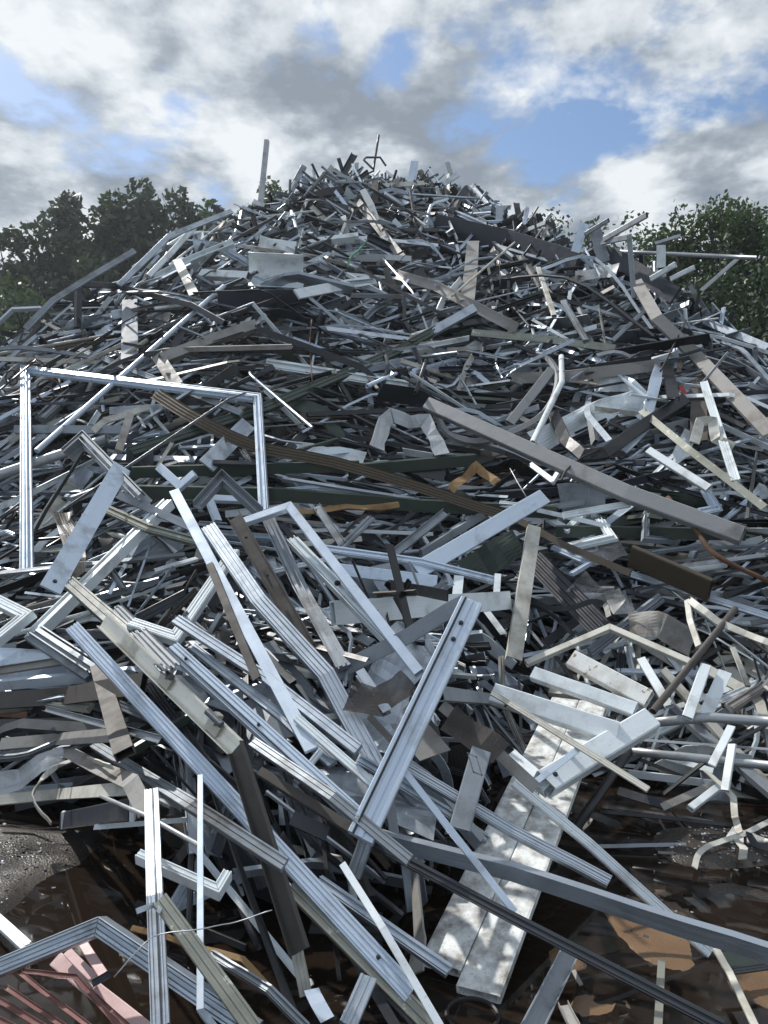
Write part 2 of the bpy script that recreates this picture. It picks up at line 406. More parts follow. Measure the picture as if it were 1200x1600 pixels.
def frame(name, mat, sec, px, w, lift=.12, t=None, label=None, lm=None, deps=None, roll=0, group=None, mats=None, glass=False, close=False, tilt=None, hinges=None):
    """mitred frame: every side is a part"""
    px = parse(px); pts = world(px, lift, deps)
    dm = sum(p.y for p in pts) / len(pts); kn = .74 if (dm < 4.2) else .9; wm = w * dm / F * kn; tm = (t * dm / F * kn) if t else TDEF[sec] * wm
    a, b = pts[1] - pts[0], pts[2] - pts[1]
    N = a.cross(b).normalized()
    view = (pts[1] - Vector((0, 0, EYE))).normalized()
    if N.dot(view) > 0: N = -N
    if abs(N.dot(view)) < .3: N = (N - view * .5).normalized()
    e = bpy.data.objects.new(name, None); COL.objects.link(e); e.empty_display_size = .1
    lo = min(pts, key=lambda p: p.z); e.location = lo
    bpy.context.view_layer.update()
    poly = SEC[sec]; n = len(pts)
    Ts = [(pts[i + 1] - pts[i]).normalized() for i in range(n - 1)]
    L = 0
    for i in range(n - 1):
        T = Ts[i]; nn = (N - T * N.dot(T)).normalized(); B = T.cross(nn)
        rings = []
        for k in range(4):
            q0 = pts[i].lerp(pts[i + 1], k / 3); ring = []
            for (u, v) in poly:
                off = B * (u * wm) + nn * (v * tm)
                q = q0 + off
                j = i - 1 if k == 0 else i + 1
                if k in (0, 3) and 0 <= j < n - 1:
                    m = (Ts[j] + T).normalized(); q += T * (-off.dot(m) / max(.3, T.dot(m))) + T * (.0012 if k == 0 else -.0012)
                if q.z < .004: q.z = .004
                ring.append(q)
            rings.append(ring)
        mb = MB(); mb.rings(rings, mats[i] if mats else mat, HOLLOW.get(sec))
        ob = mb.build('frame_rail', parent=e)
        L += (pts[i + 1] - pts[i]).length
        if hinges and i in hinges:
            Bu = B if B.z > 0 else -B
            for s in hinges[i]:
                c = pts[i].lerp(pts[i + 1], s); m = MB()
                m.box(c + nn * (tm * .02), T * .035, Bu * wm * .34, nn * .006, 'gold')
                m.box(c + Bu * wm * .46 + nn * (tm * .5), T * .014, Bu * .022, nn * .014, 'gold')
                hg = m.build('hinge', parent=e); m = MB()
                m.rings([[c + Bu * wm * .5 + nn * (tm * .5 + .012) + T * q + (Bu * math.cos(g) + nn * math.sin(g)) * .013 for g in [z * math.pi / 5 for z in range(10)]] for q in (-.045, -.016, -.0159, .016, .0161, .045)], 'dull')
                pin = m.build('hinge_pin', parent=e); pin.parent = hg
        L += (pts[i + 1] - pts[i]).length
        if hinges and i in hinges:
            Bu = B if B.z > 0 else -B
            for s in hinges[i]:
                c = pts[i].lerp(pts[i + 1], s); m = MB()
                m.box(c + nn * (tm * .02), T * .035, Bu * wm * .34, nn * .006, 'gold')
                m.rings([[c + Bu * wm * .5 + nn * (tm * .5 + .012) + T * q + (Bu * math.cos(g) + nn * math.sin(g)) * .013 for g in [z * math.pi / 5 for z in range(10)]] for q in (-.045, -.016, -.0159, .016, .0161, .045)], 'dull')
                m.box(c + Bu * wm * .46 + nn * (tm * .5), T * .014, Bu * .022, nn * .014, 'gold')
                m.build('hinge', parent=e)
    reg(e, name, label, mat, px, L, lm, group)
    return e

# ---- lower centre: window frames and rails sliding off the toe of the heap
h('aluminium_profile', 'clean', 'fine', '113,980 642,1553', 36, [.35, .12], roll=12, sub=5, label='long white ribbed rail running from the gold hinged frame down to the puddle', lm='the long white ribbed rail', bolts=[.93], deps=[3.35,2.36])
frame('window_frame', 'gold', 'chan', '160,968 368,1168 468,1487', 40, t=12, label='window frame corner with gold hinged channel and dark brown post', lm='the gold hinged window frame', mats=['gold', 'brown'], hinges={0: [.52, .86]}, deps=[3.3,2.75,2.4])
h('aluminium_profile', 'cream', 'rail', '464,1487 478,1555', 26, [.3, .15], roll=15, label='short cream profile stub poking out below the dark brown frame post', deps=[2.44,2.4])
h('metal_sheet', 'clean', 'sheet', '488,1545 497,1570 510,1596', 30, .06, roll=25, crumple=9, label='small torn pale blue scrap of sheet metal lying in the puddle')
h('aluminium_profile', 'clean', 'fine', '268,1012 568,1285', 36, [.5, .4], roll=25, label='blue-white rail with three bolts along its face, beside the gold hinged frame', lm='the blue-white bolted rail', bolts=[.09, .5, .83], gasket=.28, deps=[3.35,2.78])
h('aluminium_profile', 'clean', 'rail', '737,940 563,1310', 56, t=20, deps=[3.25, 2.62], roll=8, label='tall silver leaning rail standing proud of the heap in the centre', lm='the tall silver leaning rail', bolts=[.12, .2], gasket=.28, cut=.05)
h('channel_bar', 'grey', 'chanb', '522,1054 640,992 700,955 728,940', 34, t=12, deps=[3.5, 3.42, 3.36, 3.35], roll=10, crumple=5, label='dull grey channel crumpled at its upper end behind the tall silver leaning rail')
h('aluminium_profile', 'dull', 'rail', '577,1300 553,1368', 32, .45, roll=10, label='short shiny profile end just below the foot of the tall silver leaning rail', deps=[2.74,2.7])
h('flat_bar', 'clean', 'flat', '272,767 332,882 487,1172', 21, [.7, .6, .35], t=6, roll=10, label='long pale flat bar leaning steeply, with a brown edge piece clipped to it', lm='the long pale flat bar', deps=[4.4,3.9,3.0])
h('channel_bar', 'brown', 'chanb', '328,882 402,1062', 17, .72, t=10, roll=-10, label='narrow brown channel lying along the upper half of a long pale flat bar', deps=[3.86,3.28])
h('aluminium_profile', 'mill', 'fine', '326,824 404,938 510,1055 602,1225', 38, [.65, .6, .5, .3], roll=15, label='wide silver ribbed rail descending steeply behind the tall silver leaning rail', lm='the wide silver ribbed rail', bolts=[.35, .7], deps=[4.1,3.65,3.3,2.95])
h('channel_bar', 'brown', 'chan', '366,806 482,1012', 32, [.6, .4], roll=-5, label='dark brown channel with screw holes, next to the wide silver ribbed rail', bolts=[.2, .5], deps=[4.0,3.45])
frame('window_frame', 'clean', 'box', '376,818 452,792 655,1052', 20, [.6, .65, .45], t=14, label='pale blue-white window frame corner pointing up in the middle of the heap', lm='the pale window frame corner', deps=[4.1,4.1,3.3])
h('aluminium_profile', 'dull', 'sash', '420,812 468,915 538,1042', 30, [.5, .45, .35], roll=0, label='dull grey sash profile under the pale window frame corner, scratched and dirty', deps=[4.15,3.85,3.45])
h('aluminium_profile', 'white', 'sash', '457,843 612,1002', 30, [.5, .42], roll=22, label='grimy white sash rail with a slotted lock hole in its face', slots=[.5], lm='the white rail with a lock slot', deps=[4.1,3.5])
frame('window_frame', 'white', 'fine', '366,862 274,998 205,975', 26, [.3, .35, .3], t=16, label='white V-shaped window frame corner lying on the left of the heap', lm='the white V-shaped frame corner', deps=[4.4,3.7,3.8])
frame('window_frame', 'mill', 'sash', '262,786 54,990 145,1050', 30, [.35, .3, .4], t=20, label='silver and brown frame corner reaching under the leaning blue-white panel', mats=['white', 'dull'])
h('flat_plate', 'clean', 'flat', '190,729 78,922', 33, [.6, .75], t=3.5, roll=0, label='flat blue-white panel leaning on the left of the heap with bolt holes at its foot', lm='the leaning blue-white panel', bolts=[.95])
frame('door_frame', 'clean', 'sash', '42,892 40,578 402,622 412,800', 16, [.25, .55, .55, .35], t=12, label='tall bent blue-white door frame standing open on the left of the heap', lm='the bent blue-white door frame')
frame('window_frame', 'charc', 'box', '121,512 123,444 182,447 300,477 352,506', 10, [.3, .45, .45, .35, .25], t=10, label='thin charcoal frame standing above the scroll ironwork at upper left', lm='the thin charcoal frame')
h('flat_plate', 'grey', 'sq', '203,470 203,566', 27, .35, t=6, roll=10, label='upright grey flat panel with a dark edge at upper left', lm='the upright grey panel')
h('steel_pipe', 'clean', 'pipe', '350,447 57,705', 9, [.4, .35], label='long thin shiny pipe rising steeply across the left of the heap', lm='the long thin shiny pipe')
h('steel_pipe', 'galv', 'pipe', '-20,748 110,705 168,686', 18, .25, label='stout pale grey pipe entering at the left edge of the heap', smooth=True)
h('metal_strip', 'bronze', 'corr', '243,615 308,655 398,697 520,722 640,757 740,790 812,812', 25, [.45, .42, .4, .4, .35, .35, .3], roll=22, smooth=True, label='long ribbed bronze strip sagging across the middle of the heap', lm='the long bronze strip', taper=.7)
h('metal_strip', 'bronze', 'ang', '800,808 880,852 985,897', 12, [.3, .3, .28], roll=15, label='thin bronze angle trailing right from the end of the sagging ribbed bronze strip')
h('box_beam', 'green', 'rail', '205,706 415,637 620,549 742,482', 17, [.3, .3, .3, .3], roll=28, label='very long dark green beam climbing from left to upper right', lm='the long dark green climbing beam')
h('box_beam', 'green', 'chanb', '205,738 560,728', 19, .25, roll=-12, label='level dark green beam crossing inside the bent blue-white door frame')
h('box_beam', 'green', 'sq', '545,735 742,718', 20, .2, t=12, roll=-15, label='dark green box beam lying level above the torn brown paper', lm='the level dark green box beam')
h('box_beam', 'green', 'chanb', '200,768 430,772 660,790 870,800', 22, .2, roll=-15, label='long dark green beam lying level under the ribbed bronze strip')
h('aluminium_profile', 'white', 'sash', '415,568 638,603', 20, .25, roll=22, label='dirty white profile lying nearly level under the long dark green climbing beam', lm='the dirty white level profile')
h('box_beam', 'taupe', 'box', '668,632 980,772 1160,838', 27, [.5, .45, .35], t=18, roll=22, label='long taupe box beam slanting down to the right across the middle', lm='the long taupe box beam')
h('metal_strip', 'black', 'box', '865,648 884,690 912,712 945,708 1000,668 1070,624', 21, [.35, .4, .45, .45, .4, .3], t=12, roll=10, label='thick black bent strip folded into a V above the taupe box beam', lm='the black V-bent strip')
h('steel_pipe', 'white', 'pipe', '877,557 878,597 832,692', 10, [.3, .35, .45], label='bent pale pipe with an open end above the taupe box beam', lm='the bent pale pipe')
h('flat_bar', 'taupe', 'box', '862,578 796,662', 16, .3, t=8, roll=10, label='taupe flat bar crossing inside a taupe hoop')
h('metal_strip', 'taupe', 'box', '826,550 856,560 872,595 852,643 800,675 742,690 700,678 680,645', 10, [.25, .3, .32, .32, .3, .25, .2, .18], t=8, roll=0, smooth=True, label='taupe metal strip bent into a wide hoop', lm='the taupe hoop')
h('metal_sheet', 'white', 'sheet', '838,690 920,650 1008,622', 44, [.2, .25, .2], roll=15, crumple=14, label='crumpled white sheet torn along its edge, behind the black V-bent strip', lm='the crumpled white sheet')
h('metal_sheet', 'white', 'sheet', '925,600 970,598 1010,640', 34, .2, roll=10, crumple=16, label='smaller crumpled white sheet above the bigger torn white sheet')
h('metal_strip', 'clean', 'sheet', '1030,572 1013,640 1008,668 972,703', 19, [.35, .35, .3, .25], t=2, roll=-5, crumple=5, label='bluish white strip hanging down and curling left in the right half', lm='the hanging bluish white strip')
h('metal_strip', 'weath', 'flat', '800,592 890,587 1032,570', 19, [.3, .32, .35], t=4, roll=0, crumple=5, label='weathered grey strip stretched level over a crumpled white sheet')
h('cladding_plank', 'weath', 'chanb', '995,442 1027,498 1083,552 1205,680', 21, [.4, .4, .42, .4], roll=15, label='long weathered grey plank curving down to the right edge', lm='the long weathered plank')
h('metal_sheet', 'brown', 'flat', '1092,553 1092,690', 26, .28, t=3, roll=5, label='upright brown sheet strip beneath the long weathered plank', lm='the upright brown sheet')
h('aluminium_profile', 'white', 'rail', '1100,598 1150,752', 14, .38, roll=10, label='upright white twin-groove rail in front of the upright brown sheet', lm='the white twin-groove rail')
h('metal_sheet', 'cream', 'flat', '1085,692 1094,658 1113,657 1118,686 1146,699', 17, [.4, .44, .44, .42, .4], t=2.5, roll=0, cut=0, label='pale folded bracket hooked on the white twin-groove rail')
h('box_tube', 'white', 'box', '1013,704 1108,764', 14, .35, roll=25, label='white box tube slanting down right below the hanging bluish white strip')
h('angle_bar', 'olive', 'ang', '1003,643 1078,705 1195,795', 13, [.4, .4, .35], roll=20, label='long olive angle bar running down to the right edge', lm='the long olive angle bar')
h('flat_plate', 'clean', 'box', '850,776 650,893', 29, [.5, .45], t=9, roll=12, label='bright white flat beam slanting up to the right in the middle', lm='the bright white slanting beam')
h('cladding_plank', 'cream', 'chanb', '834,825 802,1032', 25, [.4, .45], t=12, roll=-12, label='upright cream plank with peeling edges, right of the white slotted panel', lm='the upright cream plank')
o = h('flat_plate', 'white', 'sq', '520,958 795,938', 36, [.4, .42], t=10, roll=5, label='white level panel with two small upright cleats', lm='the white panel with cleats')
for x0, y0, x1, y1, ww in ((717, 902, 713, 942, 15), (778, 898, 774, 950, 10)):
    mb = MB(); a, b = P(x0, y0, .5), P(x1, y1, .5); sweep(mb, 'white', 'sq', [a, b], ww * a.y / F, ww * .5 * a.y / F, 0, cut=0); mb.build('cleat', parent=o)
h('aluminium_profile', 'clean', 'sash', '508,857 660,878 772,906', 15, [.5, .5, .45], roll=25, label='upper blue-white profile of a pair lying right of the pale window frame corner')
h('box_tube', 'clean', 'box', '530,890 682,909', 21, [.42, .45], roll=5, label='blue-white box tube with sun glints, right of the pale window frame corner', lm='the blue-white box tube')
h('aluminium_profile', 'dull', 'chan', '494,790 536,852', 14, .4, roll=10, label='short grey profile leaning left over the strip of orange foam')
h('aluminium_profile', 'dull', 'sash', '532,856 580,809', 14, .4, roll=10, label='short grey profile leaning right just below the strip of orange foam')
h('aluminium_profile', 'dull', 'chan', '607,872 697,800', 15, [.4, .5], roll=20, label='short grey channel rising right, left of the bright white slanting beam')
h('insulation_strip', 'foam', 'sheet', '462,800 540,795 622,791', 9, .35, t=5, crumple=12, cfreq=14, roll=10, label='ragged orange brown strip of insulation foam near the middle', lm='the orange foam strip', cat='insulation')
h('torn_paper', 'foam', 'sheet', '705,765 727,745 745,728 760,742 775,756', 16, [.3, .35, .4, .36, .32], crumple=12, roll=15, label='torn brown paper sticking up on the level dark green beams', lm='the torn brown paper', cat='paper')
h('box_beam', 'green', 'sq', '868,830 1010,832 1165,835', 20, .15, t=10, roll=-15, label='dark green box beam lying level just below the taupe box beam end')
h('flat_plate', 'bronze', 'box', '985,868 1110,922', 40, [.3, .25], t=12, roll=-28, label='wide dark bronze box panel slanting down right', lm='the wide bronze panel')
h('aluminium_profile', 'white', 'rail', '880,806 984,787', 12, .3, roll=18, label='rust-spotted white rail rising right below the taupe box beam', lm='the rust-spotted white rail')
h('flat_bar', 'white', 'flat', '840,797 953,823', 8, .28, t=4, roll=10, label='thin white bar slanting right, just below the rust-spotted white rail')
h('metal_strip', 'galv', 'rail', '1055,886 1195,867', 7, .3, roll=10, label='slim pale grey rail pointing at the right edge, above a white tube')
h('steel_pipe', 'white', 'pipe', '1058,893 1135,881', 14, .22, label='dented white tube lying under the slim pale grey rail')
h('steel_pipe', 'rust', 'rod', '1043,777 1083,823 1120,868 1200,908', 9, [.35, .35, .33, .3], label='thin rusty bent bar right of the wide bronze panel', lm='the thin rusty bent bar', smooth=True)
h('flat_plate', 'charc', 'corr', '832,872 945,988', 40, [.2, .25], roll=8, label='wide black ribbed panel slanting behind the upright cream plank', lm='the black ribbed panel')
h('rubber_hose', 'rubber', 'flat', '828,936 862,950 892,950 925,940 945,945 952,965', 9, .38, t=5, roll=0, smooth=True, label='black rubber seal strip looping over the black ribbed panel', cat='rubber strip')
h('plastic_film', 'film', 'sheet', '905,905 925,925 955,935', 42, .3, crumple=30, roll=5, label='crumpled grey plastic film stuffed behind the wide bronze panel', lm='the grey plastic film')
h('plastic_film', 'film', 'sheet', '955,925 968,950 990,945', 26, .33, crumple=22, roll=5, label='dirty crumpled plastic film hanging right of the bigger grey film')
h('plastic_film', 'film', 'sheet', '895,865 940,862 975,850', 42, .22, crumple=18, roll=10, label='shiny plastic film tucked left of the wide bronze panel')
frame('window_frame', 'cream', 'box', '822,1037 953,981 1079,1036', 13, [.35, .4, .38], t=9, label='cream bent bar making a shallow roof shape over the white box beams', lm='the cream roof-shaped bar')
# ---- white planks at lower right
D0 = [4.25, 2.56]
e = bpy.data.objects.new('plank_panel', None); COL.objects.link(e); e.location = at(715, 1532, 2.56); bpy.context.view_layer.update()
for s, mat_, ex in ((-1, 'white', .0), (1, 'white', .06)):
    a, b = at(905, 1098, 4.25), at(722, 1522, 2.585)
    T_ = (b - a).normalized(); side = Vector((T_.y, -T_.x, 0)).normalized()
    if side.x < 0: side = -side
    b2 = b + T_ * (ex); w_ = .150
    mb = MB(); Nn = side.cross(T_); Nn = Nn if Nn.z > 0 else -Nn
    sweep(mb, 'dirtywhite', 'box', resample([a + side * s * (w_ / 2 + .0025), b2 + side * s * (w_ / 2 + .0025)], 6), w_, .034, N0=Nn, cut=.05)
    mb.build('board', parent=e)
reg(e, 'plank_panel', 'long dirty white two-board plank reaching down to the brown water', 'white', [(905, 1098), (718, 1535)], 1.8, 'the long white two-board plank', cat='plank')
h('box_beam', 'white', 'box', '833,1053 993,1110', 25, [.5, .52], t=20, roll=20, label='upper white box beam of the white stack, with a rounded end at right', lm='the upper white box beam', deps=[4.1,3.8])
h('box_beam', 'rustwhite', 'box', '893,1030 1014,1094', 34, [.42, .46], t=20, roll=18, label='rust-stained white box beam on top of the white stack', lm='the rust-stained white beam', deps=[4.2,3.9])
h('box_beam', 'white', 'box', '770,1084 965,1146', 37, [.5, .55], t=24, roll=18, label='white box beam pointing left from the middle of the white stack', deps=[3.85,3.6])
h('box_beam', 'white', 'box', '1015,1126 850,1226', 44, [.55, .75], t=30, roll=18, label='big white box beam end with a corner screw, lowest of the white stack', lm='the big white box beam', bolts=[.93], deps=[3.75,3.3])
h('box_beam', 'white', 'box', '798,1183 858,1234', 28, [.5, .55], t=20, roll=22, label='short white box beam under the big white box beam', deps=[3.5,3.3])
h('steel_pipe', 'galv', 'pipe', '1022,1129 1108,1121 1210,1128', 18, [.35, .38, .35], label='upper of two stout grey pipes entering from the right edge', lm='the upper stout grey pipe')
h('steel_pipe', 'galv', 'pipe', '985,1174 1210,1197', 16, .35, label='lower of two stout grey pipes entering from the right edge', lm='the lower stout grey pipe')
h('steel_pipe', 'brown', 'pipe', '1149,951 1020,1112', 12, [.45, .5], label='dark brown pole rising steeply right, above the stout grey pipes', lm='the dark brown pole')
h('steel_pipe', 'black', 'pipe', '1008,1138 898,1296', 17, [.3, .2], label='black pole going down left under the big white box beam')
h('flat_bar', 'cream', 'rail', '768,1082 795,1098 1013,1234', 13, [.65, .67, .4], t=6, roll=20, label='thin dirty cream bar crossing over the white box beams', lm='the thin dirty cream bar', deps=[3.7,3.65,3.15])
h('flat_bar', 'clean', 'flat', '908,1167 829,1228', 11, [.72, .72], t=5, roll=15, label='thin white strip lying on the big white box beam', deps=[3.4,3.2])
h('aluminium_profile', 'white', 'fine', '803,1222 922,1320 1110,1491', 23, [.45, .35, .04], roll=22, label='long white rail running down right to the brown mud', lm='the long white rail on the mud', deps=[3.1,2.95,2.74])
h('channel_bar', 'mill', 'ang', '560,1300 800,1362 1000,1427 1220,1496', 30, [.5, .4, .3, .25], t=18, roll=-32, label='long grey angle channel reaching out to the right edge over the mud', lm='the long grey angle channel', dent=.004, deps=[2.85,2.62,2.45,2.3])
h('box_beam', 'charc', 'sash', '585,1318 800,1433 1130,1604', 25, [.5, .45, .3], roll=10, label='long dark bar crossing over the white two-board plank to the bottom', lm='the long dark bottom bar', deps=[2.75,2.45,2.1])
h('aluminium_profile', 'mill', 'fine', '632,1198 800,1298 952,1378', 27, [.5, .4, .3], roll=32, label='silver rail with torn end above the two-board plank', lm='the silver rail with a torn end', deps=[2.95,2.8,2.65])
h('box_tube', 'clean', 'box', '630,1203 804,1425', 13, [.75, .5], roll=10, label='thin pale tube lying across the white two-board plank', lm='the thin pale tube', deps=[2.8,2.5])
h('flat_bar', 'white', 'box', '535,1350 598,1450 688,1604', 14, [.5, .45, .4], t=6, roll=5, label='thin bright white bar running down to the bottom edge', lm='the thin bright white bar', deps=[2.6,2.4,2.2])
h('aluminium_profile', 'olive', 'rail', '455,1385 675,1606', 37, [.35, .25], roll=12, label='olive ribbed rail running down to the bottom beside the long white ribbed rail', lm='the olive ribbed bottom rail', deps=[2.6,2.3])
h('aluminium_profile', 'mill', 'sash', '498,1375 702,1517', 28, [.3, .18], roll=18, label='silver ribbed rail ending on the foot of the white two-board plank', lm='the silver rail on the plank foot', deps=[2.66,2.42])
h('aluminium_profile', 'mill', 'rail', '576,1528 543,1604', 40, .1, roll=5, label='wide silver profile piece standing in the puddle at the bottom')
h('aluminium_profile', 'mill', 'fine', '237,1236 242,1400 251,1606', 35, [.55, .6, .55], roll=5, label='wide upright ribbed rail at bottom left', lm='the wide upright ribbed rail', gasket=-.1)
h('flat_bar', 'clean', 'box', '313,1212 313,1578 340,1612', 12, [.5, .5, .45], t=7, roll=5, label='thin upright pale bar at bottom left, bent at its foot', lm='the thin upright pale bar')
h('aluminium_profile', 'olive', 'rail', '250,1406 398,1610', 37, [.72, .6], t=14, roll=8, label='olive speckled profile lying over the wide upright ribbed rail', lm='the olive speckled profile')
h('metal_sheet', 'mill', 'flat', '213,1424 240,1414 252,1424', 10, .72, t=2, roll=0, label='small bent silver tab clipped on the wide upright ribbed rail', cut=0)
frame('window_frame', 'mill', 'fine', '-30,1524 157,1447 400,1612', 36, [.35, .45, .35], t=28, label='silver window frame corner lying over pink and maroon profiles at bottom left', lm='the silver bottom-left frame corner')
h('aluminium_profile', 'pink', 'box', '122,1463 162,1524', 16, [.42, .36], t=7, roll=8, label='pink bar pointing up at the frame corner, uppermost of the pink bars', lm='the uppermost pink bar')
h('aluminium_profile', 'pink', 'box', '106,1488 152,1534', 16, [.36, .3], t=7, roll=8, label='pink bar between the uppermost and the widest pink bar')
h('aluminium_profile', 'pink', 'box', '88,1500 228,1612', 28, [.28, .25], t=10, roll=8, label='widest pink bar running down to the bottom edge at lower left', lm='the widest pink bar')
h('metal_bracket', 'navy', 'chan', '143,1538 170,1522', 15, .46, t=8, roll=5, label='small violet grey bracket clamped across the pink bars', cat='bracket')
_mr = 'maroon profiles bundled at bottom left'
for i, (s, w_, lb) in enumerate((('36,1518 118,1526 190,1606', 14, 'bent maroon profile nearest the pink bars'), ('32,1520 62,1545 150,1612', 13, 'maroon profile just left of the bent maroon profile'),
        ('10,1543 112,1612', 14, 'dull maroon profile in the middle of the maroon bundle'), ('-12,1556 80,1612', 16, 'maroon profile second from the left in the maroon bundle'), ('-20,1585 40,1616', 18, 'wide maroon profile at the bottom left corner'), ('118,1527 175,1580 212,1612', 11, 'thin brown maroon profile touching the widest pink bar'))):
    h('aluminium_profile', 'maroon', 'chan', s, w_ * .8, [.2, .3] if len(s.split()) == 2 else [.22, .3, .3], roll=10, label=lb)
h('aluminium_profile', 'white', 'rail', '-15,1428 42,1480', 24, .1, roll=20, label='white rail end lying on gravel at the left edge')
frame('window_frame', 'white', 'rail', '216,1338 340,1393 356,1366', 20, [.3, .32, .3], t=26, label='white and black frame corner standing in the puddle behind the upright rails', lm='the frame corner in the puddle')
h('metal_strip', 'galv', 'pipe', '158,1244 232,1276 310,1320', 8, [.4, .42, .45], label='thin kinked grey tube above the puddle on the left')
h('aluminium_profile', 'dull', 'rail', '148,1164 300,1258 445,1352', 27, [.35, .35, .3], roll=20, label='grey ribbed rail running down right over the left puddle', lm='the grey ribbed rail over the puddle')
h('channel_bar', 'brown', 'sq', '150,1030 195,1178', 30, [.3, .35], t=14, roll=-8, label='dark brown upright post under the long white ribbed rail', lm='the dark brown upright post')
h('channel_bar', 'dull', 'chan', '70,1107 248,1155', 15, [.3, .32], roll=12, label='grey channel lying nearly level left of the dark brown upright post', lm='the grey level channel')
h('cladding_plank', 'brown', 'sq', '-20,1096 100,1088 225,1068', 34, .15, t=10, roll=12, label='wide brown weathered plank lying level at the left edge', lm='the wide brown plank')
h('cladding_plank', 'weath', 'flat', '0,1163 90,1155 180,1148', 24, .2, t=4, roll=20, label='grey weathered plank lying level below the grey level channel')
h('cladding_plank', 'cream', 'flat', '-20,1252 90,1241 205,1232', 21, .12, t=6, roll=15, label='beige plank lying level above the left puddle', lm='the beige plank')
h('metal_sheet', 'galv', 'sheet', '-15,1225 30,1220 62,1192 100,1178', 36, [.25, .25, .3, .3], roll=15, crumple=12, label='buckled pale grey sheet at the left edge above the beige plank', lm='the buckled grey sheet')
h('metal_sheet', 'weath', 'flat', '78,1176 112,1178 150,1198 205,1222 228,1268', 27, [.25, .3, .32, .34, .3], t=3, roll=20, label='bent weathered grey sheet strip dropping toward the left puddle', cut=0)
h('metal_strip', 'cream', 'flat', '175,1198 135,1186 92,1196 62,1222 52,1250 80,1287', 11, [.4, .42, .42, .4, .4, .35], t=2.5, roll=10, smooth=True, label='beige metal band looping down into the left puddle', lm='the beige looping band')
o = h('flat_plate', 'navy', 'box', '100,1282 208,1264', 34, .12, t=16, roll=5, label='dark navy box panel with white end caps lying at the edge of the left puddle', lm='the navy box panel')
for x_, y_ in ((99.5, 1281), (207, 1265)):
    mb = MB(); q = P(x_, y_, .175); mb.box(q, Vector((.008, 0, 0)), Vector((0, .012, 0)), Vector((0, 0, .04)), 'white'); mb.build('end_cap', parent=o)
frame('window_frame', 'white', 'rail', '-20,932 42,963 -18,1012', 21, .35, t=16, label='white frame corner poking in at the left edge', lm='the white left-edge frame corner')
h('aluminium_profile', 'green', 'rail', '102,905 210,1000', 25, [.6, .62], roll=15, label='dark green ribbed profile below the leaning blue-white panel', lm='the dark green ribbed profile')
h('aluminium_profile', 'grey', 'corr', '180,952 268,1046', 32, [.5, .55], t=12, roll=15, label='grey finned profile between the dark green ribbed profile and the blue-white bolted rail')
h('aluminium_profile', 'olive', 'sash', '160,792 235,826 310,846', 17, [.35, .4, .4], roll=20, label='grey green rail crossing behind the leaning blue-white panel')
h('aluminium_profile', 'dull', 'chanb', '186,774 300,824', 14, .45, roll=10, label='dull grey channel just above the grey green rail beside the leaning panel')
frame('window_frame', 'dull', 'sash', '105,712 132,688 222,782', 22, [.4, .45, .45], t=26, label='weathered grey frame corner behind the leaning blue-white panel')
frame('window_frame', 'grey', 'chan', '308,790 347,746 405,800', 16, [.5, .55, .5], t=16, label='grey brown inverted V frame corner in the middle left', lm='the grey inverted V frame')
h('flat_plate', 'mill', 'flat', '388,662 322,728', 30, .28, t=3, roll=5, label='pale silver sheet end showing inside the bent blue-white door frame')
h('metal_strip', 'cream', 'flat', '146,674 165,658 190,650 232,636', 11, .35, t=5, roll=20, smooth=True, label='arched beige strip inside the bent door frame')
h('metal_strip', 'weath', 'flat', '204,647 196,670 185,705', 13, .4, t=6, roll=0, label='short curved dark beige strip under the arched beige strip')
h('box_beam', 'weath', 'sq', '252,562 330,532 402,508', 18, .3, t=14, roll=28, label='weathered grey beam rising right above the bent door frame', lm='the weathered grey beam')
h('cladding_plank', 'weath', 'sq', '246,556 278,604', 22, .28, t=8, roll=0, label='short weathered board propped under the left end of the weathered grey beam')
h('flat_bar', 'cream', 'flat', '-10,561 158,566', 8, .3, t=5, roll=20, label='beige bar lying level at the left edge near the scroll ironwork')
h('steel_pipe', 'weath', 'pipe', '-10,555 80,540 172,524', 7, .35, label='thin weathered pole rising slightly right at the left edge')
h('aluminium_profile', 'dull', 'rail', '100,536 165,562 378,646', 10, [.35, .4, .42], roll=20, label='long dull rail slanting down right over the bent door frame top')
h('flat_bar', 'grey', 'sq', '24,671 200,672', 14, .25, t=8, roll=15, label='grey flat bar lying level through the bent door frame')
h('aluminium_profile', 'dull', 'sash', '62,654 168,562', 20, [.25, .3], roll=30, label='wide dull sash rail climbing right inside the bent door frame')
# ---- scroll ironwork
for i, (cx, cy) in enumerate(((20, 592), (54, 578), (74, 612))):
    mb = MB(); base = P(cx, cy, .35); r0 = .10 + .02 * i
    pts = [base + Vector((math.cos(a) * r0 * (1 - a / 11), -.02 * math.sin(a), math.sin(a) * r0 * (1 - a / 11))) for a in [k * .45 for k in range(20)]]
    sweep(mb, 'rust', 'rod', pts, .016, cut=0); o = mb.build('scroll_ornament')
    reg(o, 'scroll_ornament', ['rusty iron scroll nearest the left edge', 'rusty iron scroll just above the top left of the bent door frame', 'lowest rusty iron scroll, right of the door frame leg'][i], 'rust', [(cx - 8, cy), (cx + 8, cy)], .4, cat='ironwork')
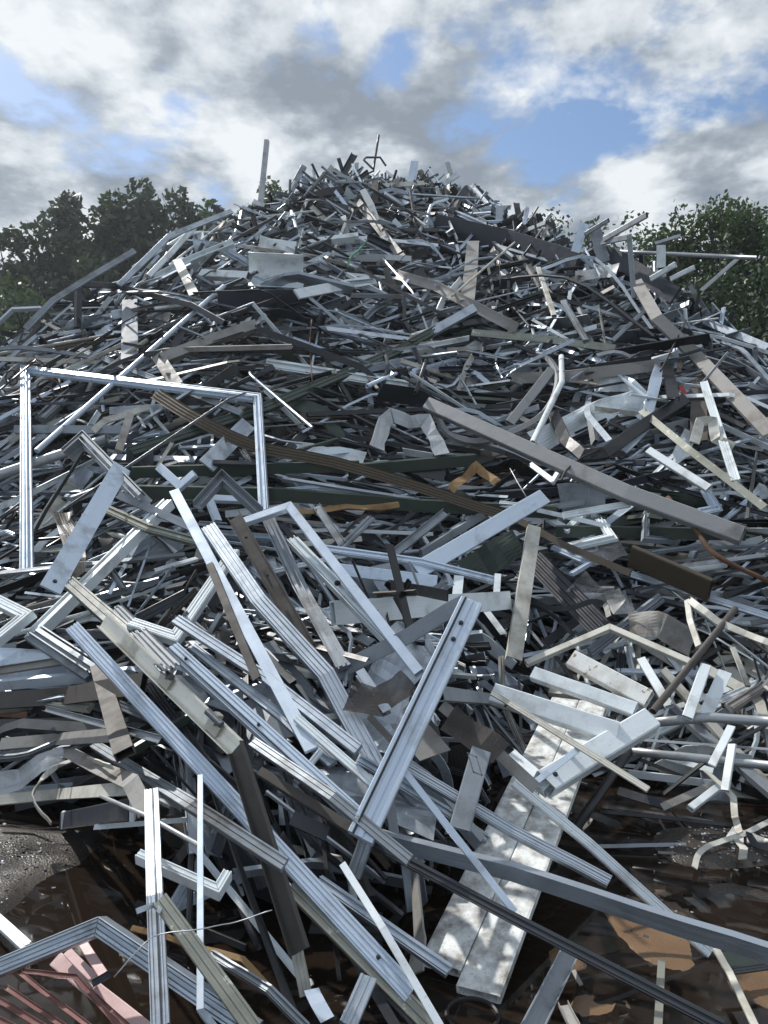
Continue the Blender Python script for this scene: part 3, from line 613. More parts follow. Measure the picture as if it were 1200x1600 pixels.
# ---- upper heap and skyline
h('steel_pole', 'galv', 'box', '417,220 407,318', 8, deps=[12.4, 12.2], t=8, label='tall grey pole standing upright on the left shoulder of the heap', lm='the tall grey pole', cat='pole')
h('steel_pole', 'charc', 'pipe', '592,211 583,268', 4, deps=[14, 13.9], label='thin dark rod standing upright on the summit', lm='the thin summit rod', cat='pole')
h('steel_pipe', 'charc', 'pipe', '583,264 568,250 572,246 594,246 603,259', 3.5, deps=[13.6, 13.7, 13.8, 13.9, 13.9], label='thin dark hoop bent beside the thin summit rod')
h('box_tube', 'dull', 'box', '475,260 454,299', 10, deps=[12.7, 12.6], label='dull grey tube end sticking up left of the summit')
h('box_tube', 'charc', 'box', '529,247 536,270', 6, deps=[13.4, 13.5], label='thin dark tube end sticking up beside the summit')
h('channel_bar', 'charc', 'chan', '554,241 535,275', 11, deps=[13.4, 13.4], roll=20, label='dark channel end sticking up left of the thin summit rod')
h('cladding_plank', 'cream', 'flat', '514,261 542,291', 11, deps=[12.8, 12.9], t=3, label='pale beige board pointing up left of the summit')
h('flat_plate', 'clean', 'flat', '648,252 640,300 632,320', 14, .25, t=3, crumple=4, label='bluish white sheet hanging down just right of the summit')
h('cladding_plank', 'cream', 'sq', '592,292 662,287', 8, .3, t=6, roll=30, label='pale beige board lying level below the summit')
h('box_tube', 'galv', 'box', '699,254 708,282', 7, deps=[13.2, 13.2], label='pale tube end sticking up on the right shoulder of the summit')
h('flat_plate', 'mill', 'flat', '715,273 692,288', 9, deps=[12.9, 12.7], t=3, roll=20, label='small silver plate tilted on the right shoulder of the summit')
h('flat_plate', 'charc', 'flat', '742,293 768,318', 11, deps=[12.6, 12.4], t=3, label='dark plate end sticking up on the right skyline')
h('metal_sheet', 'charc', 'sheet', '806,316 812,342 822,364', 12, deps=[11.5, 11.4, 11.3], crumple=5, t=2, label='jagged black sheet spike on the right skyline', lm='the jagged black spike')
h('aluminium_profile', 'mill', 'rail', '362,330 264,369 186,446', 9, [.6, .7, .6], roll=20, label='long silver rail following the left skyline', lm='the long silver skyline rail')
h('aluminium_profile', 'white', 'box', '304,355 270,392 232,432', 9, .6, roll=20, label='pale bar parallel below the long silver skyline rail')
h('aluminium_profile', 'dull', 'rail', '210,392 133,438 83,470 40,514', 10, [.5, .6, .6, .5], roll=22, label='grey rail running down the left edge of the heap under the trees', lm='the grey left-flank rail')
frame('window_frame', 'mill', 'box', '-20,522 20,484 64,482', 7, .3, t=6, label='thin silver frame corner at the left edge under the trees')
h('cladding_plank', 'cream', 'sq', '277,407 304,462', 16, .35, t=6, roll=5, label='beige board leaning left of the curled pale sheet')
h('metal_sheet', 'white', 'curl', '388,424 474,428', 66, .55, t=36, roll=28, cut=0, label='large pale grey sheet curled like a gutter', lm='the curled pale sheet')
h('flat_plate', 'white', 'box', '316,429 390,433', 14, .38, t=16, roll=30, label='white flat box end just left of the curled pale sheet')
h('flat_plate', 'navy', 'flat', '340,468 478,466', 30, .18, t=5, roll=-10, label='dark navy plate under the curled pale sheet')
h('metal_sheet', 'white', 'sheet', '405,376 430,382 462,386', 20, .35, crumple=5, roll=25, label='folded white sheet just above the curled pale sheet')
h('flat_plate', 'white', 'flat', '463,460 585,437', 18, [.45, .4], t=4, roll=28, label='bright white plate tilted up right of the curled pale sheet', lm='the bright white plate')
h('flat_plate', 'navy', 'flat', '680,350 790,375 902,412', 36, [.22, .25, .2], t=6, roll=-5, label='long navy plate slanting down on the upper right', lm='the long navy plate')
h('flat_plate', 'navy', 'flat', '955,398 1056,462', 28, .2, t=6, roll=0, label='shorter navy plate slanting down at upper right, under the long pale pole')
h('flat_plate', 'clean', 'flat', '913,349 899,394', 16, .4, t=3, roll=0, label='bluish white plate standing tilted on the upper right skyline', lm='the tilted skyline plate')
h('metal_sheet', 'grey', 'flat', '928,352 944,410', 20, .3, t=3, roll=0, label='grey plate leaning just right of the tilted skyline plate')
h('box_tube', 'galv', 'box', '1011,336 944,374', 9, [.5, .4], roll=25, label='stout pale tube pointing up at the sky on the right', lm='the stout skyward tube')
h('box_tube', 'dull', 'box', '951,344 914,366', 7, .4, roll=20, label='dull tube end pointing up, left of the stout skyward tube')
h('steel_pole', 'galv', 'pipe', '965,393 1182,403', 7, deps=[9.2, 8.2], label='long pale pole jutting level over the right skyline', lm='the long level pale pole', cat='pole')
h('aluminium_profile', 'grey', 'box', '983,368 991,466', 8, [.45, .35], label='grey upright post of a bare frame at upper right')
h('aluminium_profile', 'grey', 'box', '940,379 985,370', 9, .42, roll=15, label='short grey crossbar meeting a grey upright post at upper right')
h('flat_bar', 'galv', 'flat', '1063,368 1024,380', 5, deps=[9.2, 9.2], t=3, label='thin pale strip pointing right above the long level pale pole')
h('flat_bar', 'charc', 'flat', '1046,378 988,402', 5, deps=[9.1, 9.3], t=4, label='thin dark bar crossing the long level pale pole')
h('flat_plate', 'white', 'flat', '1033,383 1033,418', 15, .3, t=3, roll=0, label='white upright plate behind the long level pale pole')
h('box_tube', 'white', 'box', '1017,436 1056,413', 9, .35, roll=20, label='short white tube rising right under the long level pale pole')
h('box_tube', 'white', 'box', '1048,436 1085,418', 8, .35, roll=20, label='white tube with a ragged end at the right skyline')
h('flat_bar', 'galv', 'box', '1160,398 1095,455', 6, deps=[8.7, 8.6], t=4, label='thin grey bar pointing up right on the far right slope', lm='the far-right grey bar')
h('metal_sheet', 'rustwhite', 'sheet', '900,432 935,428 964,420', 20, .35, crumple=8, roll=20, label='torn white sheet with rusty holes at upper right', lm='the torn rusty white sheet')
h('flat_bar', 'cream', 'box', '841,419 866,494', 8, .4, t=5, label='cream brown bar leaning at upper right', lm='the cream brown leaning bar')
h('aluminium_profile', 'dull', 'sash', '880,470 916,532', 11, .4, roll=10, label='dull grey profile leaning like the cream brown bar, further right')
h('box_tube', 'grey', 'box', '957,533 1012,481', 7, .4, roll=20, label='thin grey tube rising right beside the long weathered plank')
h('box_beam', 'olive', 'sq', '738,520 850,530 962,545', 12, [.3, .32, .3], t=8, roll=10, label='long olive beam lying level across the upper right', lm='the long olive beam')
h('aluminium_profile', 'mill', 'chanb', '655,530 742,482', 16, .4, roll=30, label='silver channel at the upper end of the long dark green climbing beam')
h('metal_strip', 'weath', 'flat', '560,316 588,352 630,404', 13, [.35, .4, .4], t=4, roll=-10, label='long grey bent strip dropping from the summit', lm='the grey summit strip')
h('metal_strip', 'grey', 'flat', '567,298 580,322 588,346', 12, .38, t=4, roll=10, label='short grey strip crossing the top of the grey summit strip')
h('metal_sheet', 'weath', 'bow', '618,428 680,446 725,470 806,512', 26, [.35, .4, .42, .38], t=9, roll=15, label='long bent grey beige sheet sweeping down right below the summit', lm='the long bent beige sheet')
h('cladding_plank', 'weath', 'flat', '739,378 736,420 730,470', 23, .38, t=4, roll=5, label='brown grey board standing upright below the long navy plate', lm='the brown upright board')
h('steel_pipe', 'cream', 'rod', '804,379 706,463', 4, [.5, .45], label='long thin pale rod rising right below the long navy plate', lm='the long thin pale rod')
h('cable', 'lime', 'rod', '576,372 560,392 548,402 543,418', 3.5, .45, smooth=True, label='bright green cable hanging below the summit', lm='the bright green cable', cat='cable')
h('plastic_scrap', 'red', 'sheet', '706,333 709,350', 6, .45, crumple=3, label='small red scrap on the upper right of the summit', cat='plastic scrap')
h('plastic_scrap', 'red', 'sheet', '1064,604 1070,615', 8, .35, crumple=3, label='small red scrap beside the upright brown sheet', cat='plastic scrap')
h('metal_sheet', 'galv', 'flat', '588,700 600,662 612,648 640,660 664,656 676,680 690,712', 25, [.38, .4, .42, .42, .42, .4, .36], t=2, roll=5, crumple=7, cut=0, label='torn galvanised bracket sheet bent like an arch above the dark beams', lm='the torn arch bracket')
h('metal_strip', 'black', 'sq', '480,648 660,640', 8, .2, t=6, label='slim black bar lying level left of the torn arch bracket')
h('box_tube', 'white', 'rail', '463,1121 592,1234', 20, [.35, .4], roll=22, label='white rail going down right behind the tall silver leaning rail', deps=[3.1,2.85])
h('box_tube', 'brown', 'box', '406,1206 558,1302', 18, [.3, .35], t=14, roll=18, label='dark brown box tube below the blue-white bolted rail', lm='the dark brown box tube', deps=[2.9,2.7])
h('aluminium_profile', 'white', 'sash', '502,1172 462,1222', 15, .25, roll=15, label='short white profile rising right above the dark brown box tube', deps=[2.98,2.95])
h('flat_plate', 'charc', 'sq', '456,1278 512,1304', 26, .3, t=10, roll=15, label='gritty dark block with pale rim, left of the foot of the tall silver leaning rail', deps=[2.78,2.76])
o = h('flat_plate', 'grey', 'box', '752,1172 718,1296', 38, [.45, .4], t=7, roll=0, label='smooth grey panel with a rectangular latch ring, left of the white plank', lm='the grey latch panel', deps=[3.0,2.75])
mb = MB(); q = at(742, 1194, 2.86); a_ = Vector((.016, 0, -.006)); b_ = Vector((-.010, 0, .034)); yy = Vector((0, .004, 0))
for s in (-1, 1):
    mb.box(q + a_ * s, a_.normalized() * .003, b_ * 1.1, yy, 'mill'); mb.box(q + b_ * s, a_ * 1.1, b_.normalized() * .003, yy, 'mill')
mb.build('latch_ring', parent=o)
h('aluminium_profile', 'mill', 'ibm', '562,1050 605,1114', 18, .5, roll=20, label='short silver I-shaped profile end left of the tall silver leaning rail', deps=[3.25,3.1])
h('channel_bar', 'grey', 'chanb', '688,1084 760,1092 870,1122', 26, [.4, .42, .42], roll=25, label='grey perforated channel pointing right at the white stack', bolts=[.45, .6, .75, .9])
h('metal_strip', 'weath', 'flat', '690,1102 760,1160 838,1232', 22, [.5, .55, .5], t=5, roll=10, label='dirty grey strip slanting down right to the long white rail', deps=[3.15,3.05,2.95])
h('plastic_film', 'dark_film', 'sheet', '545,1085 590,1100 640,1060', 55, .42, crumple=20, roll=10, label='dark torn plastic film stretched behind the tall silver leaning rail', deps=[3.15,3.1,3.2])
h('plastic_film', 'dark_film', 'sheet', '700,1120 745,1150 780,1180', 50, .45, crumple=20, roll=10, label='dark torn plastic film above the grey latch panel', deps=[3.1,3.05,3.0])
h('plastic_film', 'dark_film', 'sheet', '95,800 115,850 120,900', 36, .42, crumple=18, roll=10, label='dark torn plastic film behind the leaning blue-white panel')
h('flat_bar', 'white', 'box', '1002,1030 1046,1104', 15, [.4, .42], t=8, roll=10, label='white bar leaning left, just right of the rust-stained white beam')
h('flat_bar', 'white', 'box', '1103,1040 1074,1122', 18, .42, t=8, roll=5, label='white bar leaning right, above the upper stout grey pipe', lm='the white bar over the pipes')
h('flat_bar', 'white', 'flat', '1133,1050 1102,1118', 22, .36, t=5, roll=5, label='wide whitish bar just right of the white bar over the pipes')
h('metal_strip', 'cream', 'sheet', '1077,937 1120,970 1165,990 1210,1006', 12, .45, t=4, crumple=6, label='crumpled cream strip running to the right edge above the dark brown pole', lm='the crumpled cream strip')
h('metal_strip', 'cream', 'flat', '1074,938 1078,968 1092,1010', 10, .42, t=5, label='cream strip dropping left of the dark brown pole')
h('flat_bar', 'white', 'flat', '1143,1135 1112,1196', 14, .42, t=5, label='white bar crossing between the two stout grey pipes')
h('flat_bar', 'white', 'box', '1144,1164 1133,1236', 14, .45, t=7, label='upright white bar crossing over the lower stout grey pipe')
h('box_tube', 'white', 'box', '1128,1226 1078,1264', 13, .35, t=10, roll=20, label='short white tube rising right below the lower stout grey pipe', lm='the short white tube below the pipes')
h('metal_strip', 'cream', 'flat', '1102,1204 1128,1226 1146,1246 1148,1275 1156,1302', 12, [.4, .42, .42, .38, .35], t=2, twist=60, label='twisted beige ribbon hanging down to the water on the right', lm='the twisted beige ribbon')
h('metal_strip', 'charc', 'rail', '938,1268 1042,1278 1142,1289', 8, .15, label='long slim black bar lying level above the right puddle', lm='the slim black bar')
h('cladding_plank', 'weath', 'flat', '1034,1262 1120,1224', 14, .25, t=5, label='weathered grey board rising right above the slim black bar')
h('cladding_plank', 'charc', 'flat', '966,1236 1050,1262', 16, .25, t=5, label='dark grey board slanting down right above the slim black bar')
h('metal_strip', 'weath', 'flat', '1028,1332 1090,1337 1156,1343', 5, .05, t=3, label='slender beige strip lying on wet mud under the curled ribbon')
h('metal_strip', 'cream', 'flat', '1085,1356 1092,1334 1112,1320 1160,1304 1205,1282', 10, [.08, .12, .15, .18, .2], t=2, smooth=True, label='curled beige ribbon end touching the gravel on the right', lm='the curled beige ribbon')
h('metal_sheet', 'charc', 'flat', '1140,1300 1210,1325', 24, .15, t=3, roll=25, label='dark plate at the right edge above the gravel')
h('metal_strip', 'cream', 'flat', '1148,1310 1162,1325 1160,1342', 14, .16, t=2, twist=30, label='short folded beige ribbon beside the dark plate at the right edge')
h('flat_bar', 'grey', 'ang', '928,1323 1072,1320', 7, .08, label='thin grey angle lying level over the right puddle')
h('aluminium_profile', 'olive', 'sq', '1034,1503 1028,1612', 14, .1, t=10, roll=5, label='short grey-green bar standing in the brown mud at bottom right', lm='the bar in the brown mud')
h('channel_bar', 'grey', 'chan', '893,1482 828,1612', 42, [.12, .2], t=16, roll=-5, label='rusty grey channel lying under the long dark bar at the bottom', lm='the rusty grey bottom channel')
h('channel_bar', 'weath', 'chan', '880,1568 902,1612', 24, .22, t=12, label='small dirty channel end at the bottom edge next to the rusty grey channel')
h('flat_bar', 'cream', 'box', '1118,1482 1140,1520 1184,1612', 13, [.2, .15, .1], t=7, label='bent whitish bar going down to the bottom right corner', lm='the bent whitish bar')
h('flat_plate', 'green', 'flat', '1128,1500 1215,1494', 26, .15, t=4, roll=20, label='dark green plate at the right edge under the long grey angle channel')
h('metal_strip', 'charc', 'rail', '1130,1520 1215,1508', 14, .14, label='dark ribbed bar at the right edge below the dark green plate')
h('wood_chip', 'weath', 'flat', '896,1518 908,1540', 8, .03, t=3, label='splinter of wood lying on the brown mud', cat='wood')
h('wire', 'galv', 'rod', '178,1527 225,1475 250,1460 310,1452 370,1440 425,1422', 2.2, .78, smooth=True, label='thin loose wire strung between the upright rails at bottom left', cat='wire')
h('metal_strip', 'foam', 'sheet', '206,1448 262,1466 320,1486 380,1500 440,1560', 10, .12, t=4, crumple=8, label='rust-brown ragged strip lying in the puddle behind the upright rails', lm='the ragged brown strip')
h('aluminium_profile', 'dull', 'sash', '330,1490 420,1545 480,1606', 22, [.18, .2, .15], label='dull bent rail along the ragged brown strip in the puddle')
h('aluminium_profile', 'mill', 'rail', '275,968 420,1062 560,1172', 26, [.25, .3, .3], roll=20, label='silver ribbed rail running under the wide silver ribbed rail', deps=[3.6,3.3,2.98])
h('aluminium_profile', 'mill', 'rail', '300,1010 440,1120 520,1195', 22, [.2, .22, .25], roll=22, label='silver rail parallel to and above the blue-white bolted rail', deps=[3.55,3.2,2.98])
h('aluminium_profile', 'dull', 'rail', '395,1160 520,1245 640,1345', 26, [.2, .25, .25], roll=20, label='dull rail behind the dark brown box tube')
h('aluminium_profile', 'mill', 'sash', '560,1185 700,1270 790,1330', 24, [.2, .25, .25], roll=20, label='silver sash rail under the silver rail with a torn end')
h('wire', 'rust', 'rod', '487,500 484,540 488,598', 2.5, .45, smooth=True, label='rusty wire hanging down above the dirty white level profile', cat='wire')
h('cable', 'rubber', 'rod', '937,702 905,718 885,735 876,752', 4, .55, smooth=True, label='black cable looping off the black V-bent strip over the taupe box beam', cat='cable')
h('wire', 'galv', 'rod', '797,732 808,752 822,776', 2.2, .4, label='short thin wire above the bright white slanting beam', cat='wire')
h('cable', 'rubber', 'rod', '1072,500 1050,545 1032,580', 3.5, .5, smooth=True, label='thin black cable hanging over the long weathered plank', cat='cable')
# black round lid in the water
mb = MB(); c = at(738, 1600, 2.42); c.z = -.006
for r0, r1, z0, z1 in ((.086, .074, .0, .016),):
    mb.rings([[c + Vector((math.cos(a) * r, math.sin(a) * r, z)) for a in [k * math.pi / 18 for k in range(36)]] for r, z in ((.086, -.015), (.088, .012), (.082, .016), (.076, .012), (.074, .003))], 'rubber')
o = mb.build('round_lid'); reg(o, 'round_lid', 'round black lid half sunk in the water at the bottom edge', 'rubber', [(700, 1595), (776, 1595)], .17, cat='lid')
# ---------------------------------------------------------------- the rest of the heap
PAL = ['mill', 'dull', 'white', 'cream', 'grey', 'taupe', 'charc', 'black', 'green', 'bronze', 'weath', 'navy', 'clean', 'brown', 'rust']
def region(px, py):
    """(weights over PAL, mean angle across the slope, spread) - what lies where on the heap"""
    if 350 < px < 900 and 600 < py < 880 or (px >= 760 and 780 < py < 960):
        return [14, 11, 9, 3, 5, 3, 26, 26, 10, 5, 4, 3, 4, 3, .5], 0.0, .45
    if px > 860 and py >= 930: return [8, 9, 24, 18, 6, 2, 18, 20, 1, 1, 12, 1, 4, 5, .6], 0.0, 1.6
    if px < 270 and 930 < py: return [9, 14, 4, 7, 6, 2, 22, 22, 4, 3, 10, 2, 3, 12, .6], 0.0, .35
    if 250 <= px <= 860 and py > 900: return [22, 15, 8, 2, 6, 2, 26, 26, 1, 1, 5, 2, 4, 5, .3], -.85, .5
    if px < 420 and py < 900: return [28, 13, 12, 6, 6, 2, 24, 24, 3, 2, 7, 4, 7, 3, .25], .35, .8
    return [26, 13, 14, 5, 6, 2, 27, 26, 3, 2, 4, 6, 8, 2, .25], 0.0, 1.6
KINDS = [('aluminium_profile', 'rail', 12), ('aluminium_profile', 'sash', 10), ('channel_bar', 'chan', 12), ('channel_bar', 'chanb', 8), ('angle_bar', 'ang', 14), ('box_tube', 'sq', 20),
         ('flat_bar', 'flat', 16), ('aluminium_profile', 'tee', 5), ('aluminium_profile', 'ibm', 5), ('steel_pipe', 'pipe', 2.5), ('metal_sheet', 'flat', 9), ('metal_sheet', 'bow', 2)]
def one_piece(mb, x, y, lift, R, big=False, sunk=0.0):
    p = Vector((x, y, H(x, y))); n = Hn(x, y)
    px, py = project(p + n * lift)
    wts, mean, spread = region(px, py)
    mat = R.choices(PAL, wts)[0]
    kind, sec, _ = R.choices(KINDS, [k[2] for k in KINDS])[0]
    far = sstep(6, 11, y)
    L = min(2.2, R.lognormvariate(-.1 if big else -.3, .5)) ; L = max(.22, L) * (1 + .75 * far); L = min(L, 2.5)
    if y < 5.5: L = min(L, .45 + .16 * y * (1.4 if big else 1))
    w = R.choices([R.uniform(.012, .03), R.uniform(.028, .055), R.uniform(.055, .10)], [50, 38, 12])[0] * (1.0 + .45 * far) * (1.15 if big else .88); t = None
    if y < 5.0: w = min(w, .06)
    elif kind not in ('metal_sheet',) and R.random() < .16:
        L = min(3.0, L * 1.7); w = R.uniform(.018, .034); mat = R.choice(['mill', 'clean', 'white', 'mill', 'dull', 'charc'])
    if kind == 'metal_sheet': w = R.uniform(.10, .26); L = R.uniform(.25, .8); t = .006 if sec == 'flat' else w * .6
    elif sec == 'flat': w = R.uniform(.02, .07); t = R.uniform(.004, .010)
    elif sec == 'pipe': w = R.uniform(.025, .05)
    e1 = Vector((1, 0, 0)); e1 = (e1 - n * e1.dot(n)).normalized(); e2 = n.cross(e1)
    a = R.gauss(mean, spread) if spread < 1.2 else R.uniform(-1.57, 1.57) * (1 if R.random() < .75 else .3)
    tilt = R.gauss(.02, .13 + .27 * far)
    d = (e1 * math.cos(a) + e2 * math.sin(a) + n * tilt).normalized()
    c = p + n * lift
    lo = c - d * (L / 2); hi = c + d * (L / 2)
    if max(q.z - H(q.x, q.y) for q in (lo, hi)) > (.34 if big else .45):
        d = (d - n * d.dot(n) * .7).normalized(); lo = c - d * (L / 2); hi = c + d * (L / 2)
    for _ in range(4):
        if max(q.z - H(q.x, q.y) for q in (lo, hi)) < .42: break
        L *= .62; lo = c - d * (L / 2); hi = c + d * (L / 2)
    zmin = min(lo.z, hi.z)
    if zmin < .02: lo.z += .03 - zmin; hi.z += .03 - zmin
    pts = [lo, c.lerp(lo.lerp(hi, .5), 1), hi]
    bent = R.random()
    if bent < .42:
        off = (e1 * R.gauss(0, 1) + e2 * R.gauss(0, 1) + n * abs(R.gauss(0, .7))).normalized()
        pts = [lo, lo.lerp(hi, R.uniform(.3, .7)) + off * L * R.uniform(.05, .22), hi]
        pts = [pts[0], pts[0].lerp(pts[1], .92), pts[1].lerp(pts[2], .08), pts[2]]
        if bent < .07: pts = smooth_path([pts[0], pts[1], pts[3]], 4)
    cr = 0
    if kind == 'metal_sheet' and R.random() < .6:
        sec2 = 'sheet' if sec == 'flat' else sec
        pts = resample(pts, 3); cr = R.uniform(.02, .07); 
        if sec2 == 'sheet': t = .006
        sec = sec2
    sweep(mb, mat, sec, pts, w, t, R.uniform(-50, 60), cut=.25, dent=.003, crumple=cr, R=R, twist=R.choice([0, 0, 0, 40, -40, 90]) if sec == 'flat' else R.choice([0, 0, 12, -12]))
    pp = [project(q) for q in (pts[0], pts[-1])]
    return kind, mat, pp, L, w

def sample(R, n, ok, front=True):
    k = 0
    while k < n:
        x = R.uniform(-8.5, 8.0); y = R.uniform(2.4, 15.5)
        z = H(x, y)
        if z < .05: continue
        if not ok(x, y, z): continue
        k += 1
        yield x, y, z
R = random.Random(11)
mb = MB()
# packed body of the heap under the pieces
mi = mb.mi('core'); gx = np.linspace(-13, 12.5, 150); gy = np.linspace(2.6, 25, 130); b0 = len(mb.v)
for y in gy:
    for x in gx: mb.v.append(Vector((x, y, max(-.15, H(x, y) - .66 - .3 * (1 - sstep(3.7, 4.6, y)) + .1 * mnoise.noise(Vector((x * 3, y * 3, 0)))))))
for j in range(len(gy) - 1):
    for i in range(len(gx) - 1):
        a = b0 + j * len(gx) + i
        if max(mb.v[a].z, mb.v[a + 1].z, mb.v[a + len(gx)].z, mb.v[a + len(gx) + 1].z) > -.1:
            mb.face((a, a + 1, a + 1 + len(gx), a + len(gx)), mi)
def infront(x, y, z):
    px, py = project(Vector((x, y, z)))
    tx = toe(x); yr = tx + ridge(x) / SLOPE
    if not (-160 < px < 1360): return R.random() < .22
    if y > yr + .8: return R.random() < .25
    if py > (1225 if px < 250 else 1250 if px > 850 else 1500): return False
    if y < 3.9 and px < 250: return False
    if py > 1000 and 240 <= px <= 850: return R.random() < .65 * (1 if py < 1250 else .3)
    if y < 4.6 and z < 1.1:
        t_ = (py - 1098) / (1532 - 1098); lx = 905 - 190 * t_
        if -.1 < t_ < 1.2 and -85 < px - lx < 85: return False
    return True
NF = 16500
for x, y, z in sample(R, NF, infront):
    f = sstep(5.5, 9, y)
    one_piece(mb, x, y, R.uniform(-.62 - .1 * f, -.07 + .17 * f), R)
# sides and back of the heap, seen from a step aside
heap = mb.build('scrap_heap'); heap['kind'] = 'stuff'
heap['label'] = 'great heap of tangled scrap metal profiles filling the yard'; heap['category'] = 'scrap heap'
# pieces lying on the surface, each an object of its own, where no piece has been placed yet
occ = {}
def cells(a, b, w):
    n = int(math.hypot(b[0] - a[0], b[1] - a[1]) / 8) + 1
    for i in range(n + 1):
        x, y = a[0] + (b[0] - a[0]) * i / n, a[1] + (b[1] - a[1]) * i / n
        for dx in range(-int(w / 2) - 4, int(w / 2) + 5, 8):
            yield (int((x + dx) / 12), int(y / 12))
for t_ in THINGS:
    for a, b in zip(t_['pts'], t_['pts'][1:]):
        for c in cells(a, b, 16): occ[c] = 1
R = random.Random(23)
def vis(x, y, z):
    px, py = project(Vector((x, y, z))); tx = toe(x); yr = tx + ridge(x) / SLOPE
    if not (10 < px < 1190 and py < (1200 if px < 260 else 1250)) or y < 4.1: return False
    if y > yr + .3: return False
    if py > 1000 and 230 < px < 860: return False
    return R.random() < min(1, (6.5 / y) ** 1.2)
NAUTO = 340; got = 0
for x, y, z in sample(R, 14000, vis):
    if got >= NAUTO: break
    m = MB(); kind, mat, pp, L, w = one_piece(m, x, y, R.uniform(.0, .12), R, big=True)
    cc = list(cells(pp[0], pp[1], w * F / y))
    hit = sum(1 for c in cc if c in occ) / len(cc)
    if hit > (.3 if y < 7 else .6): continue
    if not all(on_heap(q[0], q[1] - 10) for q in pp): continue
    got += 1
    for c in cc: occ[c] = 1
    o = m.build(kind); reg(o, kind, None, mat, pp, L, group='loose scrap pieces on the face of the heap')
# frame corners thrown in among the bars
k = 0; tries = 0
while k < 22 and tries < 500:
    tries += 1
    cx, cy = R.uniform(60, 1140), R.uniform(330, 900)
    a1 = R.uniform(0, 6.28); a2 = a1 + R.choice([-1, 1]) * R.uniform(1.1, 1.75); l1, l2 = R.uniform(35, 80), R.uniform(25, 65)
    p1 = (cx + math.cos(a1) * l1, cy + math.sin(a1) * l1 * .7); p2 = (cx + math.cos(a2) * l2, cy + math.sin(a2) * l2 * .7)
    cc = list(cells(p1, (cx, cy), 8)) + list(cells((cx, cy), p2, 8))
    if sum(1 for c in cc if c in occ) / len(cc) > .5: continue
    if not all(on_heap(q[0], q[1] - 12) for q in (p1, (cx, cy), p2)): continue
    for c in cc: occ[c] = 1
    k += 1
    frame('window_frame', R.choice(['mill', 'white', 'clean', 'charc', 'dull', 'mill']), R.choice(['rail', 'sash', 'box']), ' '.join('%d,%d' % q for q in (p1, (cx, cy), p2)), R.uniform(7, 12) * 8 / depth(cx, cy), [R.uniform(.05, .35) for _ in range(3)])
# ragged skyline: pieces poking out along the ridge
for k in range(30):
    x = R.uniform(-2.9, 3.2); yr = toe(x) + ridge(x) / SLOPE
    y = yr + R.uniform(-.7, .25); p = Vector((x, y, H(x, y) - .05))
    ang = R.choice([R.uniform(.05, .9), R.uniform(2.2, 3.1), R.uniform(.4, 2.7)]); d = Vector((math.cos(ang), R.uniform(-.5, .3), abs(math.sin(ang)) * (.75 if abs(x) < 2 else .4))).normalized()
    L = R.uniform(.25, .6) * (1 if abs(x) < 2 else .55); m = MB(); mat = R.choices(['dull', 'mill', 'charc', 'grey', 'black', 'white'], [4, 3, 4, 3, 2, 1])[0]
    kind, sec, _ = R.choices(KINDS, [q[2] for q in KINDS])[0]
    w = R.uniform(.025, .07) if kind != 'metal_sheet' else R.uniform(.10, .2)
    sweep(m, mat, sec, [p - d * .35, p + d * L * .5, p + d * L + Vector((R.gauss(0, .06), 0, R.gauss(0, .06)))], w, .006 if sec == 'flat' else None, R.uniform(-40, 40), cut=.3, R=R)
    o = m.build(kind); a_, b_ = project(p), project(p + d * L)
    reg(o, kind, None, mat, [a_, b_], L, group='loose scrap pieces on the skyline of the heap')

# ---------------------------------------------------------------- labels for the loose pieces
CW = {'mill': 'silver', 'dull': 'dull grey', 'white': 'white', 'clean': 'blue-white', 'cream': 'cream', 'grey': 'grey painted', 'taupe': 'taupe', 'charc': 'charcoal', 'black': 'black', 'green': 'dark green', 'olive': 'olive',
      'bronze': 'bronze', 'brown': 'brown', 'weath': 'weathered beige', 'navy': 'navy', 'rust': 'rusty', 'galv': 'pale grey'}
KW = {'window_frame': 'frame corner', 'aluminium_profile': 'profile', 'box_tube': 'box tube', 'flat_bar': 'flat strip', 'channel_bar': 'channel', 'angle_bar': 'angle bar', 'steel_pipe': 'pipe', 'metal_sheet': 'sheet piece'}
LM = [t for t in THINGS if t['lm']]
used = set(t['label'] for t in THINGS if t['label'])
def ctr(t): return (sum(p[0] for p in t['pts']) / len(t['pts']), sum(p[1] for p in t['pts']) / len(t['pts']))
def rel(c, q):
    dx, dy = c[0] - q[0], c[1] - q[1]
    if abs(dx) > 1.6 * abs(dy): return 'right of' if dx > 0 else 'left of'
    if abs(dy) > 1.6 * abs(dx): return 'below' if dy > 0 else 'above'
    return ('below and right of' if dx > 0 else 'below and left of') if dy > 0 else ('above and right of' if dx > 0 else 'above and left of')
for t in THINGS:
    if t['label'] is None:
        c = ctr(t); a, b = t['pts'][0], t['pts'][-1]
        an = math.degrees(math.atan2(-(b[1] - a[1]), b[0] - a[0])) % 180
        lp = math.hypot(b[0] - a[0], b[1] - a[1])
        til = 'lying level' if an < 12 or an > 168 else 'rising right' if an < 55 else 'steeply rising right' if an < 80 else 'upright' if an < 100 else 'steeply falling right' if an < 125 else 'falling right'
        sz = 'short' if t['ln'] < .6 else 'long' if t['ln'] > 1.15 else 'medium'
        near = sorted(LM, key=lambda q: (ctr(q)[0] - c[0]) ** 2 + (ctr(q)[1] - c[1]) ** 2)
        for q in near:
            lb = f"{sz} {CW.get(t['mat'], t['mat'])} {KW[t['name']]} {til}, {rel(c, ctr(q))} {q['lm']}"
            if lb not in used and len(lb.split()) <= 16: break
        used.add(lb); t['label'] = lb
    t['o']['label'] = t['label']
